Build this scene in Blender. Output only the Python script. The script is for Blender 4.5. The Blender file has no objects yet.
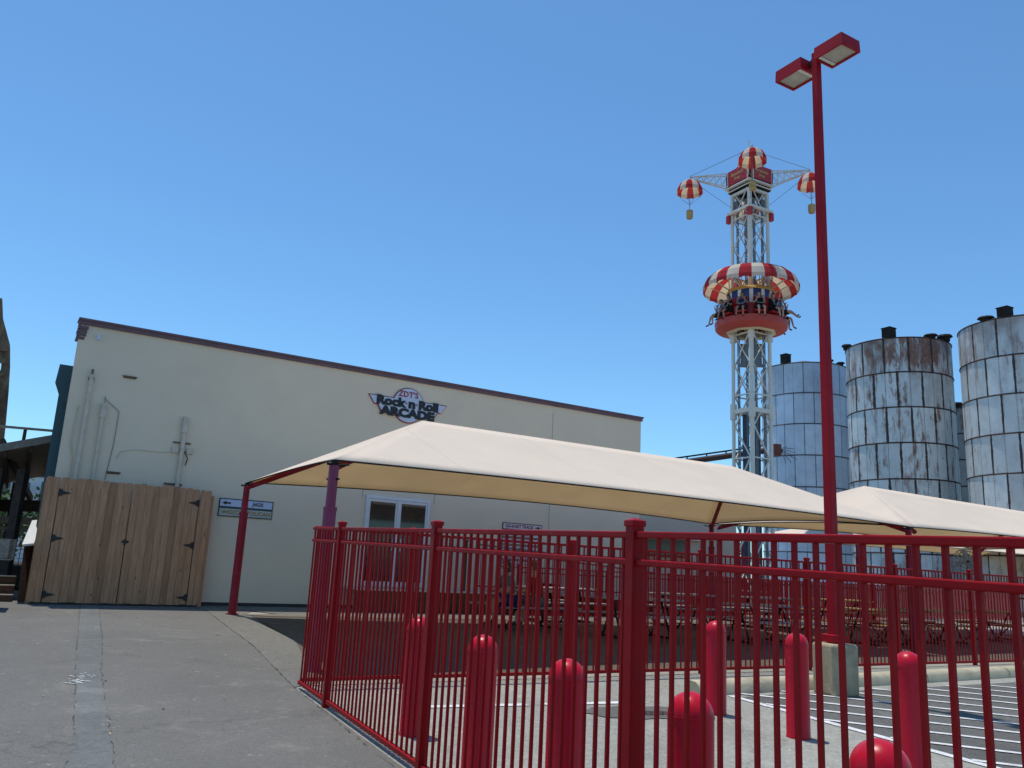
import bpy, math, random
from mathutils import Vector, Matrix, Euler
R = math.radians
PI = math.pi
random.seed(7)
sc = bpy.context.scene
COL = sc.collection

# ------------------------------------------------------------------ materials
def _mat(name):
    m = bpy.data.materials.new(name); m.use_nodes = True
    nt = m.node_tree; nt.nodes.clear()
    out = nt.nodes.new('ShaderNodeOutputMaterial')
    b = nt.nodes.new('ShaderNodeBsdfPrincipled')
    nt.links.new(b.outputs[0], out.inputs[0])
    return m, nt, b, out

def N(nt, t, **k):
    n = nt.nodes.new(t)
    for a, v in k.items(): setattr(n, a, v)
    return n

def noise(nt, scale, detail=5, rough=.55, vec=None, dist=0):
    n = N(nt, 'ShaderNodeTexNoise'); n.inputs['Scale'].default_value = scale
    n.inputs['Detail'].default_value = detail; n.inputs['Roughness'].default_value = rough
    n.inputs['Distortion'].default_value = dist
    if vec is not None: nt.links.new(vec, n.inputs['Vector'])
    return n

def ramp(nt, src, stops):
    r = N(nt, 'ShaderNodeValToRGB'); nt.links.new(src, r.inputs[0])
    e = r.color_ramp.elements
    e[0].position, e[0].color = stops[0][0], (*stops[0][1], 1)
    e[1].position, e[1].color = stops[-1][0], (*stops[-1][1], 1)
    for p, c in stops[1:-1]:
        x = e.new(p); x.color = (*c, 1)
    return r

def mixc(nt, a, b, fac, mode='MIX'):
    m = N(nt, 'ShaderNodeMix', data_type='RGBA', blend_type=mode)
    for s, i in ((fac, 0), (a, 6), (b, 7)):
        if hasattr(s, 'links') or hasattr(s, 'is_linked'): nt.links.new(s, m.inputs[i])
        elif i == 0: m.inputs[0].default_value = s
        else: m.inputs[i].default_value = (*s, 1)
    return m.outputs[2]

def geo(nt): return N(nt, 'ShaderNodeNewGeometry').outputs['Position']

def pm(name, col, rough=.5, metal=0., var=.12, scale=3., bump=0., bscale=40., coat=0., island=0., grime=None, gscale=1.2, spec=.5):
    """painted / plain surface: base colour with soft variation in world space, fine bump, optional grime"""
    m, nt, b, out = _mat(name)
    p = geo(nt)
    lo = tuple(c * (1 - var) for c in col); hi = tuple(min(1, c * (1 + var)) for c in col)
    c = ramp(nt, noise(nt, scale, 6, .6, p).outputs[0], [(.3, lo), (.7, hi)]).outputs[0]
    if island:
        g = N(nt, 'ShaderNodeNewGeometry').outputs['Random Per Island']
        c = mixc(nt, c, ramp(nt, g, [(0, tuple(x * (1 - island) for x in (1, .97, .93))), (1, (1, 1, 1))]).outputs[0], 1., 'MULTIPLY')
    if grime:
        gcol, amt = grime
        f = ramp(nt, noise(nt, gscale, 8, .7, p, .4).outputs[0], [(.5, (0, 0, 0)), (.75, (amt, amt, amt))]).outputs[0]
        c = mixc(nt, c, gcol, f)
    nt.links.new(c, b.inputs['Base Color'])
    rr = ramp(nt, noise(nt, scale * 2.3, 4, .6, p).outputs[0], [(.3, (max(0, rough - .08),) * 3), (.7, (min(1, rough + .08),) * 3)])
    nt.links.new(rr.outputs[0], b.inputs['Roughness'])
    b.inputs['Metallic'].default_value = metal
    b.inputs['Specular IOR Level'].default_value = spec
    if coat: b.inputs['Coat Weight'].default_value = coat; b.inputs['Coat Roughness'].default_value = .15
    if bump:
        bp = N(nt, 'ShaderNodeBump'); bp.inputs['Strength'].default_value = bump; bp.inputs['Distance'].default_value = .02
        nt.links.new(noise(nt, bscale, 6, .65, p).outputs[0], bp.inputs['Height'])
        nt.links.new(bp.outputs[0], b.inputs['Normal'])
    return m

def ground_mat(name, base, agg, stain, rough=.9, speck=.5, bump=.5, big=.35, mid=1.):
    m, nt, b, out = _mat(name); p = geo(nt)
    a = noise(nt, 70, 4, .75, p).outputs[0]
    c = ramp(nt, a, [(.32, tuple(x * (1 - speck) for x in base)), (.5, base), (.68, agg)]).outputs[0]
    s = ramp(nt, noise(nt, .45, 7, .62, p, .5).outputs[0], [(.35, (1 - big,) * 3), (.62, (1, 1, 1))]).outputs[0]
    c = mixc(nt, c, s, 1., 'MULTIPLY')
    c = mixc(nt, c, ramp(nt, noise(nt, 16, 9, .75, p).outputs[0], [(.36, (.80,) * 3), (.64, (1.12,) * 3)]).outputs[0], mid, 'MULTIPLY')
    c = mixc(nt, c, ramp(nt, noise(nt, 38, 3, .8, p).outputs[0], [(.60, (1.,) * 3), (.70, (1.35, 1.33, 1.28))]).outputs[0], 1., 'MULTIPLY')
    f = ramp(nt, noise(nt, 1.7, 10, .75, p, .8).outputs[0], [(.55, (0, 0, 0)), (.70, (.55, .55, .55))]).outputs[0]
    c = mixc(nt, c, stain, f)
    f2 = ramp(nt, noise(nt, 9, 8, .7, p).outputs[0], [(.62, (0, 0, 0)), (.7, (.5, .5, .5))]).outputs[0]
    c = mixc(nt, c, tuple(min(1, x * 1.7) for x in stain), f2)
    # hairline cracks
    v = N(nt, 'ShaderNodeTexVoronoi', feature='DISTANCE_TO_EDGE'); v.inputs['Scale'].default_value = .33
    w = N(nt, 'ShaderNodeVectorMath', operation='ADD'); nt.links.new(p, w.inputs[0])
    nn = noise(nt, 1.6, 5, .6, p); sc_ = N(nt, 'ShaderNodeVectorMath', operation='SCALE'); nt.links.new(nn.outputs[1], sc_.inputs[0]); sc_.inputs[3].default_value = 1.1
    nt.links.new(sc_.outputs[0], w.inputs[1]); nt.links.new(w.outputs[0], v.inputs['Vector'])
    cr = ramp(nt, v.outputs['Distance'], [(.0, (.55, .55, .55)), (.006, (1, 1, 1))]).outputs[0]
    c = mixc(nt, c, cr, .6, 'MULTIPLY')
    nt.links.new(c, b.inputs['Base Color']); b.inputs['Roughness'].default_value = rough
    b.inputs['Specular IOR Level'].default_value = .3
    bp = N(nt, 'ShaderNodeBump'); bp.inputs['Strength'].default_value = bump; bp.inputs['Distance'].default_value = .012
    nt.links.new(noise(nt, 110, 4, .8, p).outputs[0], bp.inputs['Height']); nt.links.new(bp.outputs[0], b.inputs['Normal'])
    return m

def fabric_mat(name, col, trans=.35):
    m, nt, b, out = _mat(name); p = geo(nt)
    nt.nodes.remove(b)
    c = ramp(nt, noise(nt, .8, 7, .65, p).outputs[0], [(.3, tuple(x * .93 for x in col)), (.7, col)]).outputs[0]
    # sewn panels
    wv = N(nt, 'ShaderNodeTexWave', wave_type='BANDS', bands_direction='X', wave_profile='SAW'); wv.inputs['Scale'].default_value = .11
    mp = N(nt, 'ShaderNodeMapping'); mp.inputs['Rotation'].default_value = (0, 0, -R(31.7)); nt.links.new(p, mp.inputs[0]); nt.links.new(mp.outputs[0], wv.inputs[0])
    sm = ramp(nt, wv.outputs[1], [(.0, (.86,) * 3), (.012, (1, 1, 1))]).outputs[0]
    c = mixc(nt, c, sm, 1., 'MULTIPLY')
    d = N(nt, 'ShaderNodeBsdfDiffuse'); t = N(nt, 'ShaderNodeBsdfTranslucent')
    nt.links.new(c, d.inputs[0]); c2 = mixc(nt, c, (.97, .93, .74), 1., 'MULTIPLY'); nt.links.new(c2, t.inputs[0])
    mx = N(nt, 'ShaderNodeMixShader'); mx.inputs[0].default_value = trans
    nt.links.new(d.outputs[0], mx.inputs[1]); nt.links.new(t.outputs[0], mx.inputs[2]); nt.links.new(mx.outputs[0], out.inputs[0])
    bp = N(nt, 'ShaderNodeBump'); bp.inputs['Strength'].default_value = .25; bp.inputs['Distance'].default_value = .05
    nt.links.new(noise(nt, 2.5, 4, .5, p).outputs[0], bp.inputs['Height']); nt.links.new(bp.outputs[0], d.inputs['Normal'])
    return m

def silo_mat(name, rust, seam, base=(.5, .6, .7)):
    """galvanised sheets: UV u = sheets round the shell, v = rings; dark lapped seams, rivets mid-sheet, rust runs"""
    m, nt, b, out = _mat(name)
    uv = N(nt, 'ShaderNodeUVMap'); uv.uv_map = 'UVMap'
    sp = N(nt, 'ShaderNodeSeparateXYZ'); nt.links.new(uv.outputs[0], sp.inputs[0])
    def M(op, a, b_=None, c_=None):
        n = N(nt, 'ShaderNodeMath', operation=op)
        for i, s in enumerate((a, b_, c_)):
            if s is None: continue
            if hasattr(s, 'is_linked'): nt.links.new(s, n.inputs[i])
            else: n.inputs[i].default_value = s
        return n.outputs[0]
    p = geo(nt)
    wob = M('MULTIPLY', M('SUBTRACT', noise(nt, 2.2, 6, .7, p).outputs[0], .5), .05 * rust)
    u, v = sp.outputs[0], sp.outputs[1]
    row = M('FLOOR', v); uu = M('ADD', M('ADD', u, M('MULTIPLY', M('MODULO', row, 2.), .5)), wob)
    fu = M('FRACT', uu)
    du = M('MINIMUM', fu, M('SUBTRACT', 1., fu)); fv = M('FRACT', v); dv = M('MINIMUM', fv, M('SUBTRACT', 1., fv))
    sh = N(nt, 'ShaderNodeTexWhiteNoise', noise_dimensions='2D')
    cb = N(nt, 'ShaderNodeCombineXYZ'); nt.links.new(M('FLOOR', uu), cb.inputs[0]); nt.links.new(row, cb.inputs[1]); nt.links.new(cb.outputs[0], sh.inputs[0])
    c = ramp(nt, sh.outputs[0], [(0, tuple(x * .84 for x in base)), (1, tuple(x * 1.12 for x in base))]).outputs[0]
    c = mixc(nt, c, ramp(nt, noise(nt, 1.1, 8, .7, p).outputs[0], [(.3, (.8, .8, .8)), (.7, (1.1, 1.1, 1.1))]).outputs[0], 1., 'MULTIPLY')
    # streaked rust, stronger near the rim
    mp = N(nt, 'ShaderNodeMapping'); mp.inputs['Scale'].default_value = (2.4, 2.4, .55); nt.links.new(p, mp.inputs[0])
    st = noise(nt, 1.0, 10, .72, mp.outputs[0], .2).outputs[0]
    topf = M('MULTIPLY', M('MAXIMUM', M('SUBTRACT', v, 5.2), 0.), .085)
    rf = ramp(nt, M('ADD', st, topf), [(.585 - .07 * rust, (0, 0, 0)), (.66 - .05 * rust, (min(1, .9 * rust),) * 3)]).outputs[0]
    msk = ramp(nt, noise(nt, .42, 3, .5, p).outputs[0], [(.38, (.2,) * 3), (.54, (1.,) * 3)]).outputs[0]
    rf = mixc(nt, rf, msk, 1., 'MULTIPLY')
    rc = ramp(nt, noise(nt, 3, 6, .7, p).outputs[0], [(.3, (.09, .030, .015)), (.7, (.30, .105, .04))]).outputs[0]
    c = mixc(nt, c, rc, rf)
    wc = ramp(nt, noise(nt, 5, 8, .75, mp.outputs[0]).outputs[0], [(.55, (0, 0, 0)), (.75, (.5 * rust,) * 3)]).outputs[0]
    c = mixc(nt, c, (.55, .53, .46), wc)
    # rivets
    rv = M('LESS_THAN', M('ADD', M('MULTIPLY', M('ABSOLUTE', M('SUBTRACT', fu, .5)), 24.), M('MULTIPLY', M('ABSOLUTE', M('SUBTRACT', M('FRACT', M('MULTIPLY', v, 16.)), .5)), 1.5)), .64)
    c = mixc(nt, c, (.1, .1, .11), M('MULTIPLY', rv, .45 + .4 * rust))
    sw = M('ADD', seam, M('MULTIPLY', M('MAXIMUM', M('SUBTRACT', noise(nt, 1.3, 6, .7, p).outputs[0], .42), 0.), .16 * rust))
    s1 = M('LESS_THAN', du, sw); s2 = M('LESS_THAN', dv, seam * .62)
    c = mixc(nt, c, (.055, .028, .022) if rust > .2 else (.05, .055, .065), M('MAXIMUM', s1, s2))
    nt.links.new(c, b.inputs['Base Color']); b.inputs['Roughness'].default_value = .55; b.inputs['Metallic'].default_value = .12
    bp = N(nt, 'ShaderNodeBump'); bp.inputs['Strength'].default_value = .3; bp.inputs['Distance'].default_value = .04
    nt.links.new(M('ADD', M('MULTIPLY', noise(nt, 1.4, 4, .5, p).outputs[0], 1.2), M('MAXIMUM', s1, s2)), bp.inputs['Height']); nt.links.new(bp.outputs[0], b.inputs['Normal'])
    return m

def wood_mat(name, lo, hi, axis_scale=(9, 9, .8), island=.3, knots=True, rough=.8):
    m, nt, b, out = _mat(name); p = geo(nt)
    mp = N(nt, 'ShaderNodeMapping'); mp.inputs['Scale'].default_value = axis_scale; nt.links.new(p, mp.inputs[0])
    c = ramp(nt, noise(nt, 2.2, 8, .65, mp.outputs[0], 1.2).outputs[0], [(.3, lo), (.7, hi)]).outputs[0]
    g = N(nt, 'ShaderNodeNewGeometry').outputs['Random Per Island']
    c = mixc(nt, c, ramp(nt, g, [(0, (1 - island, 1 - island * 1.15, 1 - island * 1.25)), (.5, (.95, .9, .86)), (1, (1.05, 1.0, .98))]).outputs[0], 1., 'MULTIPLY')
    if knots:
        v = N(nt, 'ShaderNodeTexVoronoi'); v.inputs['Scale'].default_value = 3.1
        mk = N(nt, 'ShaderNodeMapping'); mk.inputs['Scale'].default_value = (1.3, 1.3, .75); nt.links.new(p, mk.inputs[0]); nt.links.new(mk.outputs[0], v.inputs['Vector'])
        k = ramp(nt, v.outputs['Distance'], [(.04, (.28, .2, .15)), (.085, (1, 1, 1))]).outputs[0]
        c = mixc(nt, c, k, .85, 'MULTIPLY')
    nt.links.new(c, b.inputs['Base Color']); b.inputs['Roughness'].default_value = rough; b.inputs['Specular IOR Level'].default_value = .25
    bp = N(nt, 'ShaderNodeBump'); bp.inputs['Strength'].default_value = .35; bp.inputs['Distance'].default_value = .01
    nt.links.new(noise(nt, 12, 6, .6, mp.outputs[0]).outputs[0], bp.inputs['Height']); nt.links.new(bp.outputs[0], b.inputs['Normal'])
    return m

def glass_mat(name, col=(.012, .014, .016)):
    m, nt, b, out = _mat(name)
    nt.links.new(ramp(nt, noise(nt, 1.3, 3, .5, geo(nt)).outputs[0], [(.3, col), (.7, tuple(c * 1.6 for c in col))]).outputs[0], b.inputs['Base Color'])
    b.inputs['Roughness'].default_value = .06; b.inputs['Specular IOR Level'].default_value = .6
    return m

KARTW = pm('track_sign_white', (.62, .58, .60), .5, var=.05)
RED = pm('red_paint', (.31, .004, .007), .45, var=.12, scale=4, bump=.05, bscale=60, spec=.14, grime=((.20, .02, .02), .5), gscale=3)
POSTRED = pm('canopy_post_paint', (.27, .009, .022), .5, var=.18, scale=2, spec=.25, grime=((.30, .06, .12), .6), gscale=1.5)
POSTPURPLE = pm('faded_purple_red_paint', (.24, .024, .075), .5, var=.2, scale=2, grime=((.12, .03, .12), .7), gscale=1.1)
LAMPRED = pm('lamp_red_paint', (.36, .006, .014), .55, var=.12, scale=2, spec=.2)
BOLL = pm('bollard_sleeve_plastic', (.52, .007, .024), .30, var=.1, scale=3, spec=.22, bump=.05, bscale=25, grime=((.30, .02, .04), .5), gscale=3)
STUCCO = pm('painted_stucco', (.76, .63, .475), .9, var=.03, scale=.7, bump=.35, bscale=55, grime=((.66, .55, .42), .4), gscale=.8, spec=.2)
STUCCO2 = pm('grey_annex_stucco', (.50, .45, .37), .9, var=.05, scale=.7, bump=.3, bscale=50, spec=.2)
TRIM = pm('plum_brown_trim', (.155, .085, .10), .6, var=.15, scale=2.5, grime=((.10, .06, .06), .6))
ALU = pm('white_aluminium', (.62, .65, .70), .4, .2, var=.06)
GLASS = glass_mat('dark_door_glass')
DARK = pm('dark_metal', (.024, .018, .015), .7, .0, spec=.15, var=.2)
BLACK = pm('black_paint', (.012, .012, .014), .5, var=.2)
WHITE = pm('white_paint', (.75, .75, .75), .5, var=.05)
SIGNW = pm('sign_white', (.52, .58, .72), .5, var=.04)
SIGNT = pm('sign_pale_grey', (.44, .47, .44), .5, var=.05)
SIGNRED = pm('sign_red', (.30, .01, .02), .5, var=.1)
SIGNGOLD = pm('sign_ochre', (.36, .20, .04), .6, var=.1)
NAVY = pm('sign_navy', (.015, .025, .05), .5, var=.1)
MAROON = pm('sign_maroon', (.16, .012, .03), .5, var=.1)
CONDUIT = pm('painted_conduit', (.62, .53, .42), .7, var=.08, scale=4, grime=((.25, .2, .15), .5), gscale=6)
RUSTY = pm('rusty_steel', (.16, .10, .07), .8, var=.4, scale=9)
CEDAR = wood_mat('cedar_pickets', (.35, .18, .095), (.62, .345, .20), island=.34)
GREYWOOD = wood_mat('weathered_grey_wood', (.16, .14, .12), (.32, .29, .25), (3, 3, 3))
BROWNWOOD = wood_mat('brown_stained_wood', (.07, .035, .02), (.15, .075, .045), (3, 3, 3), knots=False)
DARKWOOD = wood_mat('dark_roof_timber', (.03, .024, .02), (.07, .055, .045), (2, 2, 2), knots=False)
TABLEWOOD = wood_mat('yellow_table_boards', (.30, .22, .09), (.46, .36, .16), (1, 4, 4))
TABLEGREY = wood_mat('grey_table_boards', (.25, .25, .26), (.42, .42, .43), (1, 4, 4))
TRACKWOOD = wood_mat('weathered_track_timber', (.09, .07, .05), (.26, .19, .12), (2, 2, .8))
TEAL = pm('slate_blue_wall', (.045, .09, .105), .8, var=.12, scale=1.2, bump=.2)
FABRIC = fabric_mat('shade_cloth', (.92, .815, .70), .38)
CONC = pm('cast_concrete', (.47, .375, .235), .9, var=.22, scale=2.2, bump=.5, bscale=30, grime=((.14, .13, .10), .8), gscale=3)
KERB = pm('kerb_concrete', (.46, .40, .27), .9, var=.16, scale=3, bump=.4, bscale=40, grime=((.22, .2, .15), .7), gscale=2.5)
ASPH_L = ground_mat('worn_asphalt', (.142, .137, .124), (.21, .20, .178), (.26, .245, .205), big=.14, speck=.15, bump=.15, mid=.4)
ASPH_R = ground_mat('lot_asphalt', (.34, .335, .285), (.48, .47, .41), (.46, .44, .37), big=.22, speck=.45)
ASPH_D = ground_mat('canopy_shade_asphalt', (.115, .098, .075), (.17, .15, .12), (.20, .18, .14), big=.2)  # yard asphalt with the canopy's shade put into its colour
CONCG = ground_mat('concrete_strip', (.165, .16, .14), (.23, .22, .19), (.27, .255, .205), big=.16, speck=.18, bump=.3)
CONCP = ground_mat('trench_patch', (.150, .155, .148), (.19, .192, .182), (.25, .25, .235), big=.25, speck=.2, bump=.2)
EARTH = ground_mat('far_ground', (.2, .19, .16), (.26, .24, .2), (.22, .2, .15))

def paint_line_mat():
    m, nt, b, out = _mat('worn_road_paint'); p = geo(nt)
    c = ramp(nt, noise(nt, 6, 8, .7, p).outputs[0], [(.3, (.5, .5, .48)), (.6, (.74, .74, .72))]).outputs[0]
    f = ramp(nt, noise(nt, 14, 10, .8, p).outputs[0], [(.53, (0, 0, 0)), (.62, (.75,) * 3)]).outputs[0]
    c = mixc(nt, c, (.2, .2, .19), f)
    nt.links.new(c, b.inputs['Base Color']); b.inputs['Roughness'].default_value = .8
    return m
LINE = paint_line_mat()
TOWERW = pm('tower_cream_steel', (.70, .67, .59), .5, var=.07, scale=1.5)
TOWERG = pm('tower_rack_steel', (.20, .21, .22), .5, .3, var=.2)
CABLUE = pm('ride_blue', (.012, .045, .22), .4, var=.1)
RIDERED = pm('ride_red', (.45, .018, .018), .4, var=.1)
RIDEUNDER = pm('ride_dish_red', (.46, .055, .04), .5, var=.08)
CREAM = pm('ride_cream', (.62, .52, .34), .5, var=.1)
GOLD = pm('ride_gold', (.55, .36, .10), .5, var=.1)
BASKET = pm('wicker_gold', (.48, .31, .12), .7, var=.3, scale=9)
def stripe_cloth(name, top):
    return fabric_like(name, top)
def fabric_like(name, col, tr=.4):
    m, nt, b, out = _mat(name); nt.nodes.remove(b)
    c = ramp(nt, noise(nt, 2., 5, .6, geo(nt)).outputs[0], [(.3, tuple(x * .9 for x in col)), (.7, col)]).outputs[0]
    d = N(nt, 'ShaderNodeBsdfDiffuse'); t = N(nt, 'ShaderNodeBsdfTranslucent'); nt.links.new(c, d.inputs[0]); nt.links.new(mixc(nt, c, (1, .86, .62), 1., 'MULTIPLY'), t.inputs[0])
    mx = N(nt, 'ShaderNodeMixShader'); mx.inputs[0].default_value = tr
    nt.links.new(d.outputs[0], mx.inputs[1]); nt.links.new(t.outputs[0], mx.inputs[2]); nt.links.new(mx.outputs[0], out.inputs[0]); return m
CH_RED = fabric_like('parachute_red', (.52, .055, .065)); CH_WHITE = fabric_like('parachute_white', (.78, .72, .62))
SKINS = [pm('skin_a', (.50, .28, .20), .55, var=.06), pm('skin_b', (.33, .17, .11), .55, var=.06)]
HAIR = pm('dark_hair', (.018, .012, .010), .6, var=.3, scale=30)
SHOE = pm('shoe_dark', (.03, .03, .035), .6)
LEAFM = pm('foliage_leaf', (.055, .10, .03), .7, var=.45, scale=1.5, spec=.2)
BARK = pm('tree_bark', (.10, .075, .055), .9, var=.3, scale=6, bump=.5)
def cloth(name, c): return pm('cloth_' + name, c, .85, var=.12, scale=8, bump=.15, bscale=60, spec=.2)
_LENS = _mat('lamp_lens'); LENS = _LENS[0]
_LENS[2].inputs['Roughness'].default_value = .25
_LENS[1].links.new(ramp(_LENS[1], noise(_LENS[1], 4, 4, .5, geo(_LENS[1])).outputs[0], [(.3, (.26, .27, .23)), (.7, (.46, .47, .40))]).outputs[0], _LENS[2].inputs['Base Color'])
WIREM = pm('galvanised_wire', (.42, .43, .43), .4, .5, var=.1)

# ------------------------------------------------------------------ mesh helper
class MB:
    def __init__(s): s.v = []; s.f = []; s.mi = []; s.uv = None; s.cur = 0
    def add(s, vs, fs):
        o = len(s.v); s.v += [tuple(v) for v in vs]; s.f += [tuple(i + o for i in f) for f in fs]; s.mi += [s.cur] * len(fs); return s
    def para(s, o, a, b, c):
        """box from corner o along the vectors a, b, c"""
        o, a, b, c = map(Vector, (o, a, b, c))
        if a.cross(b).dot(c) < 0: a, b = b, a
        P = [o, o + a, o + a + b, o + b]; P += [p + c for p in P]
        return s.add(P, [(3, 2, 1, 0), (4, 5, 6, 7), (0, 1, 5, 4), (1, 2, 6, 5), (2, 3, 7, 6), (3, 0, 4, 7)])
    def box(s, c, d, M=None):
        x, y, z = d
        M = M or Matrix.Identity(3)
        return s.para(Vector(c) - M @ Vector((x / 2, y / 2, z / 2)), M @ Vector((x, 0, 0)), M @ Vector((0, y, 0)), M @ Vector((0, 0, z)))
    def bar(s, p, q, w, h=None, up=(0, 0, 1)):
        p, q = Vector(p), Vector(q); h = h or w; d = q - p
        side = d.cross(Vector(up))
        if side.length < 1e-5: side = d.cross(Vector((1, 0, 0)))
        side.normalize(); u = side.cross(d).normalized()
        return s.para(p - side * w / 2 - u * h / 2, side * w, u * h, d)
    def cyl(s, p, q, r, r2=None, n=12, caps=True):
        p, q = Vector(p), Vector(q); r2 = r if r2 is None else r2; d = (q - p).normalized()
        a = d.cross(Vector((0, 0, 1))) if abs(d.z) < .95 else d.cross(Vector((1, 0, 0)))
        a.normalize(); b = d.cross(a); V = []
        for i in range(n):
            t = 2 * PI * i / n; k = a * math.cos(t) + b * math.sin(t); V += [p + k * r, q + k * r2]
        F = [(2 * i, 2 * i + 1, 2 * ((i + 1) % n) + 1, 2 * ((i + 1) % n)) for i in range(n)]
        F = [f[::-1] for f in F]
        if caps: F += [tuple(2 * i for i in range(n)), tuple(2 * i + 1 for i in range(n))[::-1]]
        F = [f[::-1] for f in F]
        return s.add(V, F)
    def path(s, pts, r, n=8):
        for a, b in zip(pts[:-1], pts[1:]): s.cyl(a, b, r, n=n)
        return s
    def lathe(s, prof, c=(0, 0, 0), n=24, caps=True):
        """prof: (radius, z) from bottom to top"""
        c = Vector(c); V = []; F = []
        for r, z in prof:
            for i in range(n):
                t = 2 * PI * i / n; V.append(c + Vector((r * math.cos(t), r * math.sin(t), z)))
        for j in range(len(prof) - 1):
            for i in range(n):
                k = (i + 1) % n; F.append((j * n + i, j * n + k, (j + 1) * n + k, (j + 1) * n + i))
        if caps: F += [tuple(range(n))[::-1], tuple((len(prof) - 1) * n + i for i in range(n))]
        return s.add(V, F)
    def poly(s, pts): return s.add(pts, [tuple(range(len(pts)))])
    def prism(s, pts, off):
        """flat outline pts (3D) pushed along off"""
        n = len(pts); off = Vector(off); V = [Vector(p) for p in pts] + [Vector(p) + off for p in pts]
        return s.add(V, [tuple(range(n))[::-1], tuple(range(n, 2 * n))] + [(i, (i + 1) % n, n + (i + 1) % n, n + i) for i in range(n)])
    def build(s, name, mat, parent=None, smooth=False, bevel=0, world=True, angle=40):
        me = bpy.data.meshes.new(name)
        o = bpy.data.objects.new(name, me); COL.objects.link(o)
        off = Vector((0, 0, 0))
        if parent is not None:
            o.parent = parent
            if world:
                q = parent
                while q is not None: off += Vector(q.location); q = q.parent
        me.from_pydata([tuple(Vector(v) - off) for v in s.v], [], s.f)
        for m in (mat if isinstance(mat, (list, tuple)) else [mat]): me.materials.append(m)
        if max(s.mi, default=0): me.polygons.foreach_set('material_index', s.mi)
        if s.uv: 
            l = me.uv_layers.new(name='UVMap')
            for i, u in enumerate(s.uv): l.data[i].uv = u
        if smooth:
            me.polygons.foreach_set('use_smooth', [True] * len(me.polygons)); me.set_sharp_from_angle(angle=R(angle))
        if bevel:
            b = o.modifiers.new('bevel', 'BEVEL'); b.width = bevel; b.segments = 2; b.limit_method = 'ANGLE'
        me.update(); return o

def tag(o, label, cat, group=None):
    o['label'] = label; o['category'] = cat
    if group: o['group'] = group
    return o
def thing(name, loc, label, cat, group=None, rz=0):
    o = bpy.data.objects.new(name, None); COL.objects.link(o); o.location = loc; o.rotation_euler = (0, 0, rz)
    return tag(o, label, cat, group)
def struct(o, kind='structure'): o['kind'] = kind; return o
def copy_tree(o, parent=None):
    c = o.copy(); COL.objects.link(c); c.parent = parent
    for ch in o.children: copy_tree(ch, c)
    return c
def tagless(o):
    for k in ('label', 'category', 'group'):
        if k in o: del o[k]

def text_mesh(txt, size, mat, M, name, parent, ext=.006, bold=0., shear=0., xs=1., align='CENTER', spacing=1.):
    """real letters, turned into a mesh; M maps local text axes (x right, y up, z out) to the world"""
    cu = bpy.data.curves.new('tmp', 'FONT'); cu.body = txt; cu.size = size; cu.extrude = ext; cu.offset = bold; cu.shear = shear
    cu.align_x = align; cu.align_y = 'CENTER'; cu.resolution_u = 3; cu.space_character = spacing
    t = bpy.data.objects.new('tmp', cu); COL.objects.link(t)
    me = bpy.data.meshes.new_from_object(t.evaluated_get(bpy.context.evaluated_depsgraph_get()))
    bpy.data.objects.remove(t); bpy.data.curves.remove(cu)
    off = Vector((0, 0, 0)); q = parent
    while q is not None: off += Vector(q.location); q = q.parent
    for v in me.vertices:
        v.co = M @ Vector((v.co.x * xs, v.co.y, v.co.z)) - off
    me.materials.clear(); me.materials.append(mat); me.name = name
    o = bpy.data.objects.new(name, me); COL.objects.link(o); o.parent = parent
    return o

# ------------------------------------------------------------------ frame of the place
U = Vector((.851, .525, 0)).normalized()      # along the building
NV = Vector((.525, -.851, 0)).normalized()    # out of its face, towards the viewer
Z = Vector((0, 0, 1))
def g(x, y):
    n = -.57 * x + .82 * y
    return .0202 * max(-20, min(20, n))
def gp(x, y, h=0): return Vector((x, y, g(x, y) + h))
W0 = Vector((-6.38, 18.28, 0))
def wall(s, z, o=0): return W0 + U * s + NV * o + Z * z

# ------------------------------------------------------------------ ground and pavements
gd = Vector((-.57, .82, 0)).normalized(); gu = Vector((gd.y, -gd.x, 0))
def ground_sheet(name, pts, mat, h):
    o = MB().poly([gp(x, y, h) for x, y in pts]).build(name, mat); return struct(o)
mb = MB()
rows = [-3000, -20 * .9986, 20 * .9986, 3000]
zz = lambda n: .0202 * max(-20, min(20, n * math.hypot(.57, .82)))
for a, b in zip(rows[:-1], rows[1:]):
    mb.add([gu * -3000 + gd * a + Z * zz(a), gu * 3000 + gd * a + Z * zz(a), gu * 3000 + gd * b + Z * zz(b), gu * -3000 + gd * b + Z * zz(b)], [(0, 1, 2, 3)])
struct(mb.build('ground', EARTH))
def uv(s, n, o=Vector((-2.1, 9.35, 0))):  # frame of the far fence line
    p = o + U * s + NV * n; return (p.x, p.y)
ground_sheet('asphalt_forecourt', [uv(-25, 16), uv(-25, -9.3), uv(40, -9.3), uv(40, 16)], ASPH_R, .004)
# forecourt left of the front fence, darker and smoother
ground_sheet('asphalt_path', [(-2.18, 9.33), (-3.41, 12.17), (-5.98, 17.44), (-6.6, 18.1), (-9.6, 16.4), (-16, 12.5), (-14, -3), (3.2, -3), (2.6, 0)], ASPH_L, .008)
ground_sheet('concrete_path', [(-2.12, 9.2), (-2.18, 9.33), (-3.41, 12.17), (-5.98, 17.44), (-6.6, 18.12), (-5.2, 18.95), (-5.05, 17.2), (-3.1, 13.2), (-1.95, 9.6)], CONCG, .012)
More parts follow.
